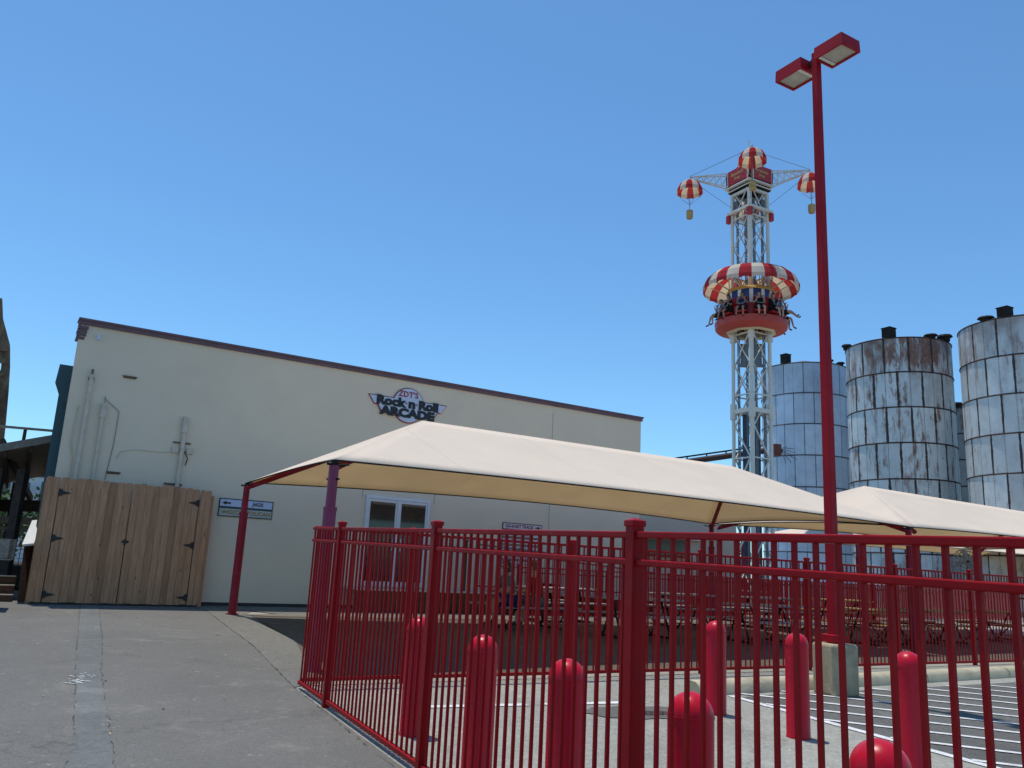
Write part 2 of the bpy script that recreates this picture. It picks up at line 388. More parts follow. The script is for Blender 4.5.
# sunlit walk along the wall, and the shaded yard
ground_sheet('wall_pavement', [tuple(wall(.05, 0, .02)[:2]), tuple(wall(26, 0, .02)[:2]), tuple(wall(26, 0, 2.3)[:2]), tuple(wall(1.5, 0, 2.3)[:2])], CONCG, .016)
ground_sheet('shaded_yard_pavement', [(-4.95, 17.0), (-4.0, 14.9), (-3.1, 13.2), (-2.0, 9.75), uv(24, -.35), uv(24, -7.2), tuple(wall(1.7, 0, 2.3)[:2])], ASPH_D, .012)  # darker sheet, left side cut along the canopy's shadow edge
ground_sheet('trench_path', [(-8.2, 16.83), (-7.95, 17.03), (-5.47, 11.99), (-4.04, 8.97), (-2.82, 6.58), (-2.30, 5.5), (-2.60, 5.42), (-3.07, 6.51), (-4.27, 8.89), (-5.74, 11.83)], CONCP, .012)
ASPH_H = ground_mat('hatched_asphalt', (.135, .132, .118), (.20, .195, .175), (.24, .235, .205), big=.25, speck=.4)
ground_sheet('hatched_bay', [(2.9, 10.45), (4.5, 7.0), (6.2, 3.4), (16, 0), (22, 22.6), (9.1, 14.35), (6.1, 12.45), (3.6, 10.95)], ASPH_H, .008)
hatch = MB()   # painted hatching
def stripe(p, q, w=.10, h=.012):
    p, q = Vector((*p, 0)), Vector((*q, 0)); d = (q - p).normalized(); n = Vector((-d.y, d.x, 0)) * w / 2
    hatch.poly([gp(*(x)[:2], h) for x in (p - n, q - n, q + n, p + n)])
ml = lambda t: (2.87 + .426 * t, 10.44 - .905 * t)
stripe(ml(-.1), ml(6.5), .11)
hd = Vector((.947, -.32))
for k in range(11):
    off = 8.05 + .615 * k
    # start on the main line: p.(.32,.947)=off
    t = (2.87 * .32 + 10.44 * .947 - off) / (-.426 * .32 + .905 * .947)
    if t < -.1:
        c = Vector((.32 * off, .947 * off)); s0 = .93 * (off - 11.87); a = c + hd * s0
    else: a = Vector(ml(max(t, .02))) + hd * .06
    stripe(a, a + hd * 9, .085, .016 if k % 2 else .017)
for k in range(3):
    off = 14.85 + .615 * k; c = Vector((.32 * off, .947 * off)); a = c + hd * (.93 * (off - 11.87)); stripe(a, a + hd * 9, .085, .016)
struct(hatch.build('road_markings', LINE))
mk = MB(); p0 = Vector((.05, 8.94)); p1 = Vector((1.59, 9.66)); dd = (p1 - p0).normalized(); nn = Vector((-dd.y, dd.x)) * .06
for a, b in ((-.9, .3), (.5, 1.75)):
    q0, q1 = p0 + dd * a, p0 + dd * b; mk.poly([gp(*x, .012) for x in (q0 - nn, q1 - nn, q1 + nn, q0 + nn)])
struct(mk.build('bay_markings', LINE))
sm = MB(); rs = random.Random(2)
for line in ([(-8.2, 16.83), (-5.74, 11.83), (-4.27, 8.89), (-3.07, 6.51), (-2.60, 5.42)], [(-7.95, 17.03), (-5.47, 11.99), (-4.04, 8.97), (-2.82, 6.58), (-2.30, 5.5)], [(-5.98, 17.44), (-3.41, 12.17), (-2.18, 9.33), (-.9, 6.7), (.1, 4.7)]):
    pts = []
    for (x0, y0), (x1, y1) in zip(line[:-1], line[1:]):
        n = max(2, int(math.hypot(x1 - x0, y1 - y0) / .09))
        pts += [(x0 + (x1 - x0) * i / n + rs.gauss(0, .007), y0 + (y1 - y0) * i / n + rs.gauss(0, .007)) for i in range(n)]
    for (x0, y0), (x1, y1) in zip(pts[:-1], pts[1:]):
        if rs.random() < .5: continue
        w = rs.uniform(.0012, .005); sm.poly([gp(x0 - w, y0, .0175), gp(x1 - w, y1, .0175), gp(x1 + w, y1, .0175), gp(x0 + w, y0, .0175)])
struct(sm.build('ground_joint', pm('joint_dirt', (.07, .065, .055), .95, var=.3, scale=8)))
# wet patch
wm, wnt, wb, _ = _mat('puddle_water'); wb.inputs['Base Color'].default_value = (.05, .048, .04, 1); wb.inputs['Roughness'].default_value = .04
def blob(cx, cy, rx, ry, h, mat, name, kind='structure', seed=1, ang=0):
    rnd = random.Random(seed); P = []
    for i in range(28):
        t = 2 * PI * i / 28; k = 1 + rnd.uniform(-.12, .12); x, y = rx * k * math.cos(t), ry * k * math.sin(t)
        P.append(gp(cx + x * math.cos(ang) - y * math.sin(ang), cy + x * math.sin(ang) + y * math.cos(ang), h))
    o = MB().poly(P).build(name, mat); o['kind'] = kind; return o
blob(1.5, 9.05, .62, .33, .012, pm('damp_asphalt', (.10, .098, .085), .7, var=.25, scale=6), 'damp_ground', seed=3, ang=.4)
blob(1.62, 9.02, .22, .10, .016, wm, 'water_puddle', seed=5, ang=.4)
blob(-4.0, 17.35, 1.15, .26, .020, pm('utility_cover', (.15, .135, .105), .8, var=.2, scale=8), 'ground_patch', seed=9, ang=.55)
# chalky spill on the trench patch, scattered leaves
sp = MB(); rnd = random.Random(4)
for i in range(60):
    cx, cy = (-4.16 if i % 3 else -4.30) + rnd.gauss(0, .055), (8.72 if i % 3 else 9.05) + rnd.gauss(0, .07); r = rnd.uniform(.004, .022)
    sp.poly([gp(cx + r * math.cos(a) * rnd.uniform(.6, 1.4), cy + r * math.sin(a), .0165 + i * 2e-5) for a in [k * PI / 3 for k in range(6)]])
struct(sp.build('spilled_plaster', pm('chalky_spill', (.5, .52, .52), .9)), 'stuff')
lf = MB()
for i in range(150):
    x, y = rnd.uniform(-10, 1.2), rnd.uniform(4.8, 16)
    if x > -2.1 + (9.3 - y) * .5: continue
    a = rnd.uniform(0, 2 * PI); r = rnd.uniform(.010, .024)
    d1 = Vector((math.cos(a), math.sin(a), rnd.uniform(.0, .5))) * r; d2 = Vector((-math.sin(a), math.cos(a), 0)) * r * .6; c = gp(x, y, .018)
    lf.add([c - d1, c + d2, c + d1, c - d2], [(0, 1, 2, 3)])
struct(lf.build('fallen_leaves', pm('dry_leaf', (.42, .32, .16), .8, var=.35, scale=9)), 'stuff')
# kerb between the hatching and the far fence
kb = MB(); k0 = Vector((2.41, 10.34, 0)); kd = Vector((.833, .553, 0)).normalized(); kn = Vector((-kd.y, kd.x, 0))
for i in range(9):
    a, b = k0 + kd * (i * 2.45 + .012), k0 + kd * ((i + 1) * 2.45 - .012)
    prof = [(0, 0), (.02, .11), (.07, .155), (.17, .165), (.24, .12), (.26, 0)]
    A_ = [gp(*(a + kn * x)[:2], z) for x, z in prof]; B_ = [gp(*(b + kn * x)[:2], z) for x, z in prof]
    n = len(prof); kb.add(A_ + B_, [(j, n + j, n + j + 1, j + 1) for j in range(n - 1)] + [tuple(range(n)), tuple(range(n, 2 * n))[::-1]])
struct(kb.build('kerb', KERB, smooth=True, angle=50))

# ------------------------------------------------------------------ arcade building
S0, S1, TOPZ, DEP = -3.1, 12.14, 6.08, -14
ab = thing('arcade_building', wall((S0 + S1) / 2, .38, 0), 'long windowless tan stucco building with a thin plum trim along its roof edge', 'building')
m = MB(); m.prism([wall(S0, .2), wall(S1, .2), wall(S1, .2, DEP), wall(S0 + 3.2, .2, DEP)], Z * (TOPZ - .2 - .005)); m.build('wall', STUCCO, ab)
m = MB(); m.para(wall(S0 - .03, TOPZ - .085, .05), U * (S1 - S0 + .06), NV * -.35, Z * .085)
m.para(wall(S0 - .05, TOPZ, .08), U * (S1 - S0 + .1), NV * -.42, Z * .045); m.build('roof_trim', TRIM, ab)
m = MB()
for i in range(4): m.para(wall(S0 - .035 - .01 * (i % 2), TOPZ - .105 - .075 * (i + 1), .045 - .012 * i), U * (.19 - .012 * i), NV * -.3, Z * .062)
m.build('corner_moulding', TRIM, ab)
m = MB(); m.para(wall(S0 - .001, .4, -.02), U * .012, NV * -.1, Z * (TOPZ - .5)); m.build('corner_bead', STUCCO, ab)
dr = thing('x', (0, 0, 0), 'a', 'b'); bpy.data.objects.remove(dr)
# entrance doors
d0, d1, dz0, dz1 = 3.53, 5.25, .90, 2.97
m = MB()
for s_, w_ in ((d0, .07), (d1 - .07, .07), ((d0 + d1) / 2 - .03, .06)): m.para(wall(s_, dz0, .002), U * w_, NV * .05, Z * (dz1 - dz0))
m.para(wall(d0, dz1, .002), U * (d1 - d0), NV * .055, Z * .07)
fr = m.build('door_frame', ALU, ab)
for a, b in ((d0 + .07, (d0 + d1) / 2 - .03), ((d0 + d1) / 2 + .03, d1 - .07)):
    m = MB(); m.para(wall(a + .003, dz0 + .01, .004), U * (b - a - .006), NV * .032, Z * .11); m.para(wall(a + .003, dz1 - .07, .004), U * (b - a - .006), NV * .032, Z * .066)
    m.para(wall(a + .003, dz0 + .12, .004), U * .045, NV * .032, Z * (dz1 - dz0 - .19)); m.para(wall(b - .048, dz0 + .12, .004), U * .045, NV * .032, Z * (dz1 - dz0 - .19))
    d_ = m.build('door', ALU, ab)
    m = MB(); m.para(wall(a + .05, dz0 + .12, .006), U * (b - a - .1), NV * .012, Z * (dz1 - dz0 - .19)); m.build('glass_pane', GLASS, d_)
    m = MB(); sx = b - .08 if a < 4.2 else a + .08
    m.cyl(wall(sx, 1.75, .07), wall(sx, 2.05, .07), .012); m.cyl(wall(sx, 1.77, .03), wall(sx, 1.77, .07), .008); m.cyl(wall(sx, 2.03, .03), wall(sx, 2.03, .07), .008); m.build('door_handle', ALU, d_)
JS = pm('joint_sealant', (.22, .2, .18), .8)
for s_, z_, h_ in ((3.43, 2.97, .31), (5.36, 2.97, .31), (8.9, .5, 5.3)): m = MB(); m.para(wall(s_, z_, .001), U * .010, NV * .004, Z * h_); m.build('expansion_joint', JS, ab)
# conduits, vents, camera on the wall
def conduit(s_, z0, z1, r, head=None):
    m = MB(); m.cyl(wall(s_, z0, .06), wall(s_, z1, .06), r, n=14); o = m.build('conduit', CONDUIT, ab, smooth=True)
    if head:
        m = MB(); m.para(wall(s_ - head[0] / 2, z1 - .02, .012), U * head[0], NV * .10, Z * head[1]); m.build('junction_box', CONDUIT, o, bevel=.008)
    return o
c1 = conduit(-2.745, .38, 4.97, .042)
m = MB(); m.cyl(wall(-2.745, 4.90, .06), wall(-2.745, 5.08, .06), .022); m.para(wall(-2.80, 4.86, .003), U * .11, NV * .06, Z * .05); m.build('bracket', RUSTY, c1)
m = MB(); m.path([wall(-2.85, .38, .02), wall(-2.86, 3.2, .02), wall(-2.93, 3.6, .02), wall(-2.90, 4.3, .02)], .012); m.build('cable', CONDUIT, ab)
c2 = conduit(-2.43, .38, 4.12, .034, (.10, .30))
m = MB(); m.path([wall(-2.40, 4.30, .05), wall(-2.44, 4.56, .04), wall(-2.42, 4.50, .03), wall(-2.13, 4.28, .02), wall(-2.14, 3.6, .015), wall(-2.2, 2.85, .015)], .007, 6); m.build('cable', pm('grey_cable', (.26, .22, .18), .7), ab)
m = MB(); m.path([wall(-2.06, 3.3, .01), wall(-1.98, 3.46, .01), wall(-1.7, 3.53, .01), wall(-1.2, 3.53, .01), wall(-.95, 3.56, .01)], .007, 6); m.build('cable', CONDUIT, ab)
c3 = conduit(-.80, .38, 4.02, .045, (.11, .34))
m = MB(); m.para(wall(-.99, 3.76, .003), U * .36, NV * .04, Z * .03); m.build('bracket', RUSTY, c3)
m = MB(); m.para(wall(-1.06, 2.86, .003), U * .36, NV * .04, Z * .04); m.build('bracket', RUSTY, c3)
m = MB(); m.path([wall(-.74, 3.6, .05), wall(-.66, 3.45, .05), wall(-.69, 3.3, .05)], .01, 6); m.build('cable', DARK, c3)
for s_ in (-1.0, -.76):
    m = MB(); m.para(wall(s_ + (.0 if s_ < -.9 else .06), 3.55, .003), U * .14, NV * .05, Z * .13); m.build('junction_box', CONDUIT, c3, bevel=.006)
for s_, z_ in ((-2.16, 5.03), (-2.20, 3.0)):
    m = MB(); m.para(wall(s_, z_, .002), U * .27, NV * .045, Z * .028); m.para(wall(s_ + .01, z_ - .022, .002), U * .24, NV * .012, Z * .018); m.build('wall_vent', RUSTY, ab)
m = MB(); m.cyl(wall(-2.735, 5.80, .001), wall(-2.735, 5.80, .11), .012); m.cyl(wall(-2.735, 5.70, .12), wall(-2.735, 5.80, .10), .036); m.build('security_camera', ALU, ab, smooth=True)
m = MB(); m.para(wall(0, .385, .002), U * S1, NV * .02, Z * .075); m.build('base_strip', BLACK, ab)

# teal building behind its corner
tb = thing('teal_building', wall(-4, .4, -6), 'slate-blue building end with a small cornice, showing behind the tan wall', 'building')
m = MB(); m.prism([wall(-3.27, .3, -.3), wall(-3.03, .3, -.3), wall(-2.0, .3, -4), wall(-2.2, .3, -4)], Z * 4.5); m.build('wall', TEAL, tb)
m = MB(); prof = [(-3.30, 4.35), (-3.47, 4.75), (-3.44, 5.15), (-3.14, 5.15), (-3.14, 4.35)]
m.prism([wall(s_ + .10, z_, -.28) for s_, z_ in prof], NV * -2.6 + U * 1.1); m.build('cornice', TEAL, tb)

# low grey annex beyond the right end of the wall
an = thing('grey_annex', wall(15.5, .38, 0), 'low grey annex seen under the large canopy, with a dark serving window', 'building')
m = MB(); m.para(wall(S1 + .01, .2, -.15), U * 4.15, NV * -6, Z * 3.3); m.build('wall', STUCCO2, an)
m = MB(); m.para(wall(S1 + .40, 2.10, -.14), U * 1.55, NV * .01, Z * .46); wo = m.build('window', pm('dark_window', (.02, .03, .025), .15), an)
m = MB(); m.para(wall(S1 + .2, 2.58, -.14), U * 2.4, NV * .12, Z * .06); m.build('window_canopy', WHITE, wo)
m = MB(); m.para(wall(S1 + .3, 2.04, -.14), U * 1.8, NV * .1, Z * .05); m.build('sill', RED, wo)

# ------------------------------------------------------------------ entrance deck along the wall, with its rail
dk = thing('entrance_deck', wall(7.5, .38, .5), 'long brown wooden deck against the tan wall below the glass doors', 'deck')
m = MB(); m.para(wall(3.1, .84, .012), U * 8.9, NV * .92, Z * .04); m.build('deck_boards', pm('pale_deck', (.5, .47, .42), .8), dk)
m = MB()
for i in range(59): m.para(wall(3.12 + i * .15, .39, .885), U * .142, NV * .02, Z * .445)
m.build('skirt', BROWNWOOD, dk)
rl = thing('ramp_railing', wall(9, .38, .9), 'thin red and grey handrail on the deck against the tan wall', 'railing')
m = MB(); m.bar(wall(6.2, 2.02, .84), wall(12.0, 1.72, .84), .045); m.build('handrail', pm('grey_handrail', (.12, .12, .13), .5), rl)
m = MB(); m.bar(wall(6.2, 1.90, .84), wall(12.0, 1.55, .84), .035); m.bar(wall(6.2, 1.02, .84), wall(12.0, .97, .84), .035); m.build('rail', RED, rl)
m = MB()
for i in range(49): s_ = 6.22 + i * .12; m.bar(wall(s_, 1.0, .84), wall(s_, 1.88 - (s_ - 6.2) * .06, .84), .018)
m.build('baluster_row', RED, rl)
for s_ in (6.2, 9.1, 12.0):
    m = MB(); m.bar(wall(s_, .885, .84), wall(s_, 2.05 - (s_ - 6.2) * .055, .84), .05); m.build('post', RED, rl)
wp_ = thing('timber_post', gp(-.95, 21.0), 'tall square brown timber post standing before the tan wall', 'post')
m = MB(); m.bar(gp(-.95, 21.0), gp(-.95, 21.0, 1.72), .12); m.build('shaft', BROWNWOOD, wp_, bevel=.01)
m = MB(); m.bar(gp(-.95, 21.0, 1.72), gp(-.95, 21.0, 1.76), .15); m.build('cap', BROWNWOOD, wp_)

# ------------------------------------------------------------------ signs on the wall
def wm_(s_, z_, o): return Matrix(((U.x, 0, NV.x, 0), (U.y, 0, NV.y, 0), (0, 1, 0, 0), (0, 0, 0, 1))).copy() if False else Matrix.Translation(wall(s_, z_, o)) @ Matrix((( U.x, 0, NV.x, 0), (U.y, 0, NV.y, 0), (0, 1, 0, 0), (0, 0, 0, 1)))
ls = thing('arcade_sign', wall(4.44, 5.36, .02), 'winged white disc sign with bold black lettering and red outline high on the tan wall', 'sign')
def logo(k, z_off):
    """wing outline and disc in wall coordinates, grown by k"""
    w = [(-1.06, .13), (1.06, .13), (.92, -.06 - k), (.82 + k, -.06 - k), (.70 + k, -.25 - k), (-.70 - k, -.25 - k), (-.82 - k, -.06 - k), (-.92, -.06 - k)]
    w[0] = (-1.06 - 1.6 * k, .13 + k); w[1] = (1.06 + 1.6 * k, .13 + k)
    return w
c_s, c_z = 4.44, 5.36
for k, z_off, mt, nm in ((.022, .012, SIGNRED, 'outline'), (0, .030, SIGNW, 'panel')):
    m = MB(); m.prism([wall(c_s + a, c_z + b, z_off) for a, b in logo(k, 0)], NV * .016)
    m.prism([wall(c_s + (.42 + k) * math.cos(t), c_z + (.43 + k) * math.sin(t), z_off + .004) for t in [2 * PI * i / 40 for i in range(40)]], NV * .016)
    m.build(nm, mt, ls)
text_mesh("ZDT'S", .20, SIGNRED, wm_(c_s - .03, c_z + .27, .056), 'top_lettering', ls, .004, .004, xs=1.0, spacing=1.05)
for wd, a_, k_ in (("Rock", -.50, 1.22), ("n", .085, 1.25), ("Roll", .55, 1.18)): text_mesh(wd, .30, BLACK, wm_(c_s + a_, c_z + .035, .057), 'middle_lettering', ls, .006, .019, xs=k_)
text_mesh("ARCADE", .28, BLACK, wm_(c_s - .01, c_z - .215, .057), 'bottom_lettering', ls, .006, .021, xs=1.34)
for a in (-.07, .22): m = MB(); m.cyl(wall(c_s + a, c_z + .04, .055), wall(c_s + a, c_z + .04, .064), .022, n=10); m.build('red_dot', SIGNRED, ls)

def board(name, s0, s1, z0, z1, face, edge, label, group=None):
    t = thing(name, wall((s0 + s1) / 2, (z0 + z1) / 2, .01), label, 'sign', group)
    m = MB(); m.para(wall(s0, z0, .004), U * (s1 - s0), NV * .018, Z * (z1 - z0)); m.build('border', edge, t)
    m = MB(); m.para(wall(s0 + .022, z0 + .022, .023), U * (s1 - s0 - .044), NV * .004, Z * (z1 - z0 - .044)); m.build('panel', face, t)
    return t
def arrow(s_, z_, L, H, mat, par, left=True):
    d = -1 if left else 1
    pts = [(0, 0), (-.45 * L * d, H / 2), (-.45 * L * d, H * .2), (-L * d, H * .2), (-L * d, -H * .2), (-.45 * L * d, -H * .2), (-.45 * L * d, -H / 2)]
    m = MB(); m.prism([wall(s_ + a, z_ + b, .0275) for a, b in pts], NV * .004); return m.build('arrow', mat, par)
t = board('direction_sign', .12, 1.31, 2.485, 2.68, SIGNW, NAVY, 'white navy-bordered sign with black left arrow, upper of the pair behind a canopy post', 'direction signs')
arrow(.19, 2.58, .18, .09, BLACK, t)
text_mesh("E", .13, NAVY, wm_(.63, 2.58, .029), 'lettering', t, .002, .004); text_mesh("JAKIZE", .10, NAVY, wm_(.965, 2.585, .029), 'lettering', t, .002, .003, xs=.8)
t = board('direction_sign', .12, 1.31, 2.285, 2.48, SIGNT, pm('sign_green', (.05, .09, .07), .6), 'pale sign with ochre arrow and words, lower of the pair behind a canopy post', 'direction signs')
arrow(.19, 2.385, .15, .08, SIGNGOLD, t)
text_mesh("DIZZY TOUCAN", .125, SIGNGOLD, wm_(.80, 2.38, .029), 'lettering', t, .002, .003, xs=1.0)
t = board('track_sign', 7.42, 8.68, 2.48, 2.66, KARTW, MAROON, 'white maroon-bordered go-kart track sign with right arrow, topmost of the stack on the wall', 'stacked ride signs')
text_mesh("GO-KART TRACK", .125, MAROON, wm_(7.95, 2.57, .029), 'lettering', t, .002, .003, xs=.9); arrow(8.62, 2.57, .16, .09, MAROON, t, False)
pos_words = ('second sign down', 'third sign down', 'fourth sign down', 'fifth sign down', 'lowest sign')
for i in range(5):
    z1 = 2.465 - i * .195
    t = board('ride_sign', 7.42, 8.68, z1 - .18, z1, KARTW, MAROON, 'white maroon-bordered board, ' + pos_words[i] + ' in the stack behind the red fence', 'stacked ride signs')
    m = MB(); rr = random.Random(i)
    s_ = 7.55
    while s_ < 8.4:
        w = rr.uniform(.03, .06); m.para(wall(s_, z1 - .13, .0275), U * w * .4, NV * .003, Z * .08); m.para(wall(s_ + w * .4, z1 - .13 + rr.choice((0, .03, .06)), .0275), U * w * .6, NV * .003, Z * .018); s_ += w + rr.choice((.025, .025, .07))
    m.build('lettering', MAROON, t)

# ------------------------------------------------------------------ timber gate
gt = thing('wooden_gate', wall(-1.7, .39, .35), 'tall double gate of pinkish cedar boards with black strap hinges', 'gate')
GO = .35; gz0, gz1 = .41, 2.80
rg = random.Random(11)
def boards(name, a, b, lean=0):
    m = MB(); n = max(1, round((b - a) / .137)); w = (b - a) / n
    for i in range(n):
        s_ = a + i * w; o_ = GO + rg.uniform(-.004, .004); zt = gz1 + rg.uniform(-.018, .012); zb = gz0 + rg.uniform(0, .015); c = .022
        pts = [(s_ + .002, zb), (s_ + w - .003, zb), (s_ + w - .003, zt - c), (s_ + w - .003 - c, zt), (s_ + .002 + c, zt), (s_ + .002, zt - c)]
        m.prism([wall(x, z_, o_) for x, z_ in pts], NV * .016)
    for z_ in (.62, 1.6, 2.55): m.para(wall(a + .01, z_, GO - .045), U * (b - a - .02), NV * .036, Z * .085)
    return m.build(name, CEDAR, gt)
boards('fixed_panel', -3.26, -3.015); lf_ = boards('gate_leaf', -3.0, -1.70); rf_ = boards('gate_leaf', -1.685, -.375); boards('fixed_panel', -.36, -.13)
def hinge(s_, z_, d, par):
    m = MB(); pts = [(0, .065), (.045 * d, .075), (.07 * d, .035), (.20 * d, .012), (.21 * d, -.004), (.07 * d, -.035), (.045 * d, -.065), (0, -.06)]
    pts = pts if d > 0 else pts[::-1]
    m.prism([wall(s_ + a, z_ + b, GO + .019) for a, b in pts], NV * .006); m.cyl(wall(s_, z_ - .08, GO + .026), wall(s_, z_ + .08, GO + .026), .010, n=8); m.build('strap_hinge', BLACK, par)
for z_ in (2.50, 1.62, .56): hinge(-3.008, z_ , 1, lf_); hinge(-.368, z_ + .0, -1, rf_)
m = MB(); m.para(wall(-1.76, 1.60, GO + .02), U * .13, NV * .012, Z * .05); m.cyl(wall(-1.70, 1.56, GO + .035), wall(-1.70, 1.68, GO + .035), .016); m.build('latch', BLACK, rf_)
for s_ in (-3.27, -.15):
    m = MB(); m.para(wall(s_, .3, GO - .12), U * .09, NV * .09, Z * 2.38); m.build('post', CEDAR, gt)
m = MB(); m.para(wall(-3.2, .38, GO - .02), U * 3.05, NV * .012, Z * .028); m.build('gap_shade_strip', BLACK, gt)  # black strip standing in for the shade under the gate boards
m = MB(); m.para(wall(-.14, .41, .02), U * .018, NV * .31, Z * 2.36); m.para(wall(-3.25, .41, .02), U * .018, NV * .31, Z * 2.36); m.build('side_panel', CEDAR, gt)

# ------------------------------------------------------------------ shade canopies
def canopy(name, label, corners, R1, R2, posts, base_z=None, sagxy=.35, riseedge=.10, dip=.12, group='tan shade canopies', purple=()):
    """corners: A back-left, B front-left, D front-right, C back-right (eave points); R1,R2 ridge ends"""
    A, B, D, C = [Vector(c) for c in corners]; R1, R2 = Vector(R1), Vector(R2); ctr = (A + B + C + D) / 4
    t = thing(name, (ctr.x, ctr.y, g(ctr.x, ctr.y)), label, 'shade canopy', group)
    m = MB()
    def face(P0, P1, T0, T1, nu, nv, sg):
        inward = (ctr - (P0 + P1) / 2); inward.z = 0; inward.normalize()
        # only the component across the edge
        e = (P1 - P0).normalized(); inward -= e * inward.dot(e); inward.normalize()
        V = []
        for j in range(nv + 1):
            v = j / nv
            for i in range(nu + 1):
                a = i / nu; k = 4 * a * (1 - a)
                E = P0.lerp(P1, a) + inward * sg * k + Z * riseedge * k * (1 if sg else 0); T = T0.lerp(T1, a)
                p = T.lerp(E, v); p.z -= dip * 4 * v * (1 - v) * (k if T0 != T1 else min(1, k)); V.append(p)
        F = []
        for j in range(nv):
            for i in range(nu):
                q = j * (nu + 1) + i; f = (q, q + nu + 1, q + nu + 2, q + 1)
                if T0 == T1 and j == 0: f = (q, q + nu + 1, q + nu + 2)
                F.append(f)
        m.add(V, F)
    face(B, D, R1, R2, 36, 10, sagxy); face(C, A, R2, R1, 36, 10, sagxy * 1.3); face(A, B, R1, R1, 16, 10, sagxy * .55); face(D, C, R2, R2, 16, 10, sagxy * .6)
    o = m.build('fabric_cover', FABRIC, t, smooth=True, angle=25)
    md = o.modifiers.new('thickness', 'SOLIDIFY'); md.thickness = .006
    # steel under the cloth
    fr = MB(); dn = Vector((0, 0, -.11))
    for a, b in ((A, R1), (B, R1), (D, R2), (C, R2), (R1, R2)): fr.cyl(a + dn, b + dn, .05, n=10)
    fr.build('roof_frame', POSTRED, t, smooth=True)
    cb = MB()
    for P0, P1, sg in ((B, D, sagxy), (C, A, sagxy * 1.3), (A, B, sagxy * .55), (D, C, sagxy * .6)):
        inward = (ctr - (P0 + P1) / 2); inward.z = 0; e = (P1 - P0).normalized(); inward -= e * inward.dot(e); inward.normalize()
        pts = [P0.lerp(P1, i / 24) + inward * sg * 4 * (i / 24) * (1 - i / 24) + Z * (riseedge * 4 * (i / 24) * (1 - i / 24) - .012) for i in range(25)]
        cb.path(pts, .013, 6)
    cb.build('edge_cable', DARK, t)
    for idx in posts:
        P = (A, B, D, C)[idx]; bz = g(P.x, P.y) if base_z is None else base_z
        bx = Vector((P.x, P.y, bz)); tip = P - Z * .05
        q = MB(); q.cyl(bx + Z * .012, Vector((P.x, P.y, bz + (P.z - bz) * .76)), .080, n=20)
        po = q.build('post', POSTPURPLE if idx in purple else POSTRED, t, smooth=True)
        q = MB(); q.cyl(Vector((P.x, P.y, bz + (P.z - bz) * .76)), tip - Z * .03, .062, n=18); q.build('inner_tube', POSTPURPLE if idx in purple else POSTRED, po, smooth=True)
        q = MB(); q.cyl(Vector((P.x, P.y, bz + (P.z - bz) * .76 - .03)), Vector((P.x, P.y, bz + (P.z - bz) * .76 + .015)), .086, n=20); q.cyl(bx + Z * .004, bx + Z * .03, .12, n=20); q.build('collar', POSTPURPLE if idx in purple else POSTRED, po, smooth=True)
        q = MB(); cdir = (ctr - P); cdir.z = 0; cdir.normalize()
        q.cyl(tip - Z * .03 , tip + Z * .035, .045, n=10); q.cyl(tip - Z * .02 + cdir * -.12, tip - Z * .01 + cdir * .16, .018, n=8)
        for s_ in (-1, 1):
            e = Vector((-cdir.y, cdir.x, 0)) * s_; q.cyl(tip - Z * .03, tip - Z * .01 + e * .16 + cdir * .10, .014, n=6); q.cyl(tip - Z * .20, tip - Z * .20 + e * .1, .014, n=6)
        q.build('corner_clamp', DARK, po)
    return t
A1 = (-5.21, 16.75, 2.92); B1 = (-2.17, 10.37, 2.74); D1 = (8.61, 17.84, 2.80); C1 = (5.55, 22.5, 2.92)
R1 = (-1.60, 14.93, 4.05); R2 = (5.2, 19.13, 4.06)
canopy('shade_canopy', 'large tan fabric canopy nearest the viewer, its left hip peak just below the arcade sign', (A1, B1, D1, C1), R1, R2, (0, 1, 2, 3), purple=(1,), dip=.05)
B2 = Vector(D1) + U * .22; A2 = Vector(C1) + U * .22; D2 = B2 + U * 12.7; C2 = A2 + U * 12.7
canopy('shade_canopy', 'tan canopy with its peak just right of the lamp pole, running off the right edge', (A2, B2, D2, C2), (9.26, 21.47, 4.03), (16.6, 26.4, 4.03), (2, 3), dip=.05)
B3 = Vector((10.6, 31.5, 3.25)); A3 = B3 - NV * 6.0 + Z * .1
A3, B3 = A3 + U * 4.2, B3 + U * 4.2
canopy('shade_canopy', 'farthest tan canopy, low and thin just above the red fence in front of the silos', (A3, B3, B3 + U * 22, A3 + U * 22), (A3 + B3) / 2 + U * 2.6 + Z * .95, (A3 + B3) / 2 + U * 19 + Z * .95, (0, 1, 2, 3), dip=.05)

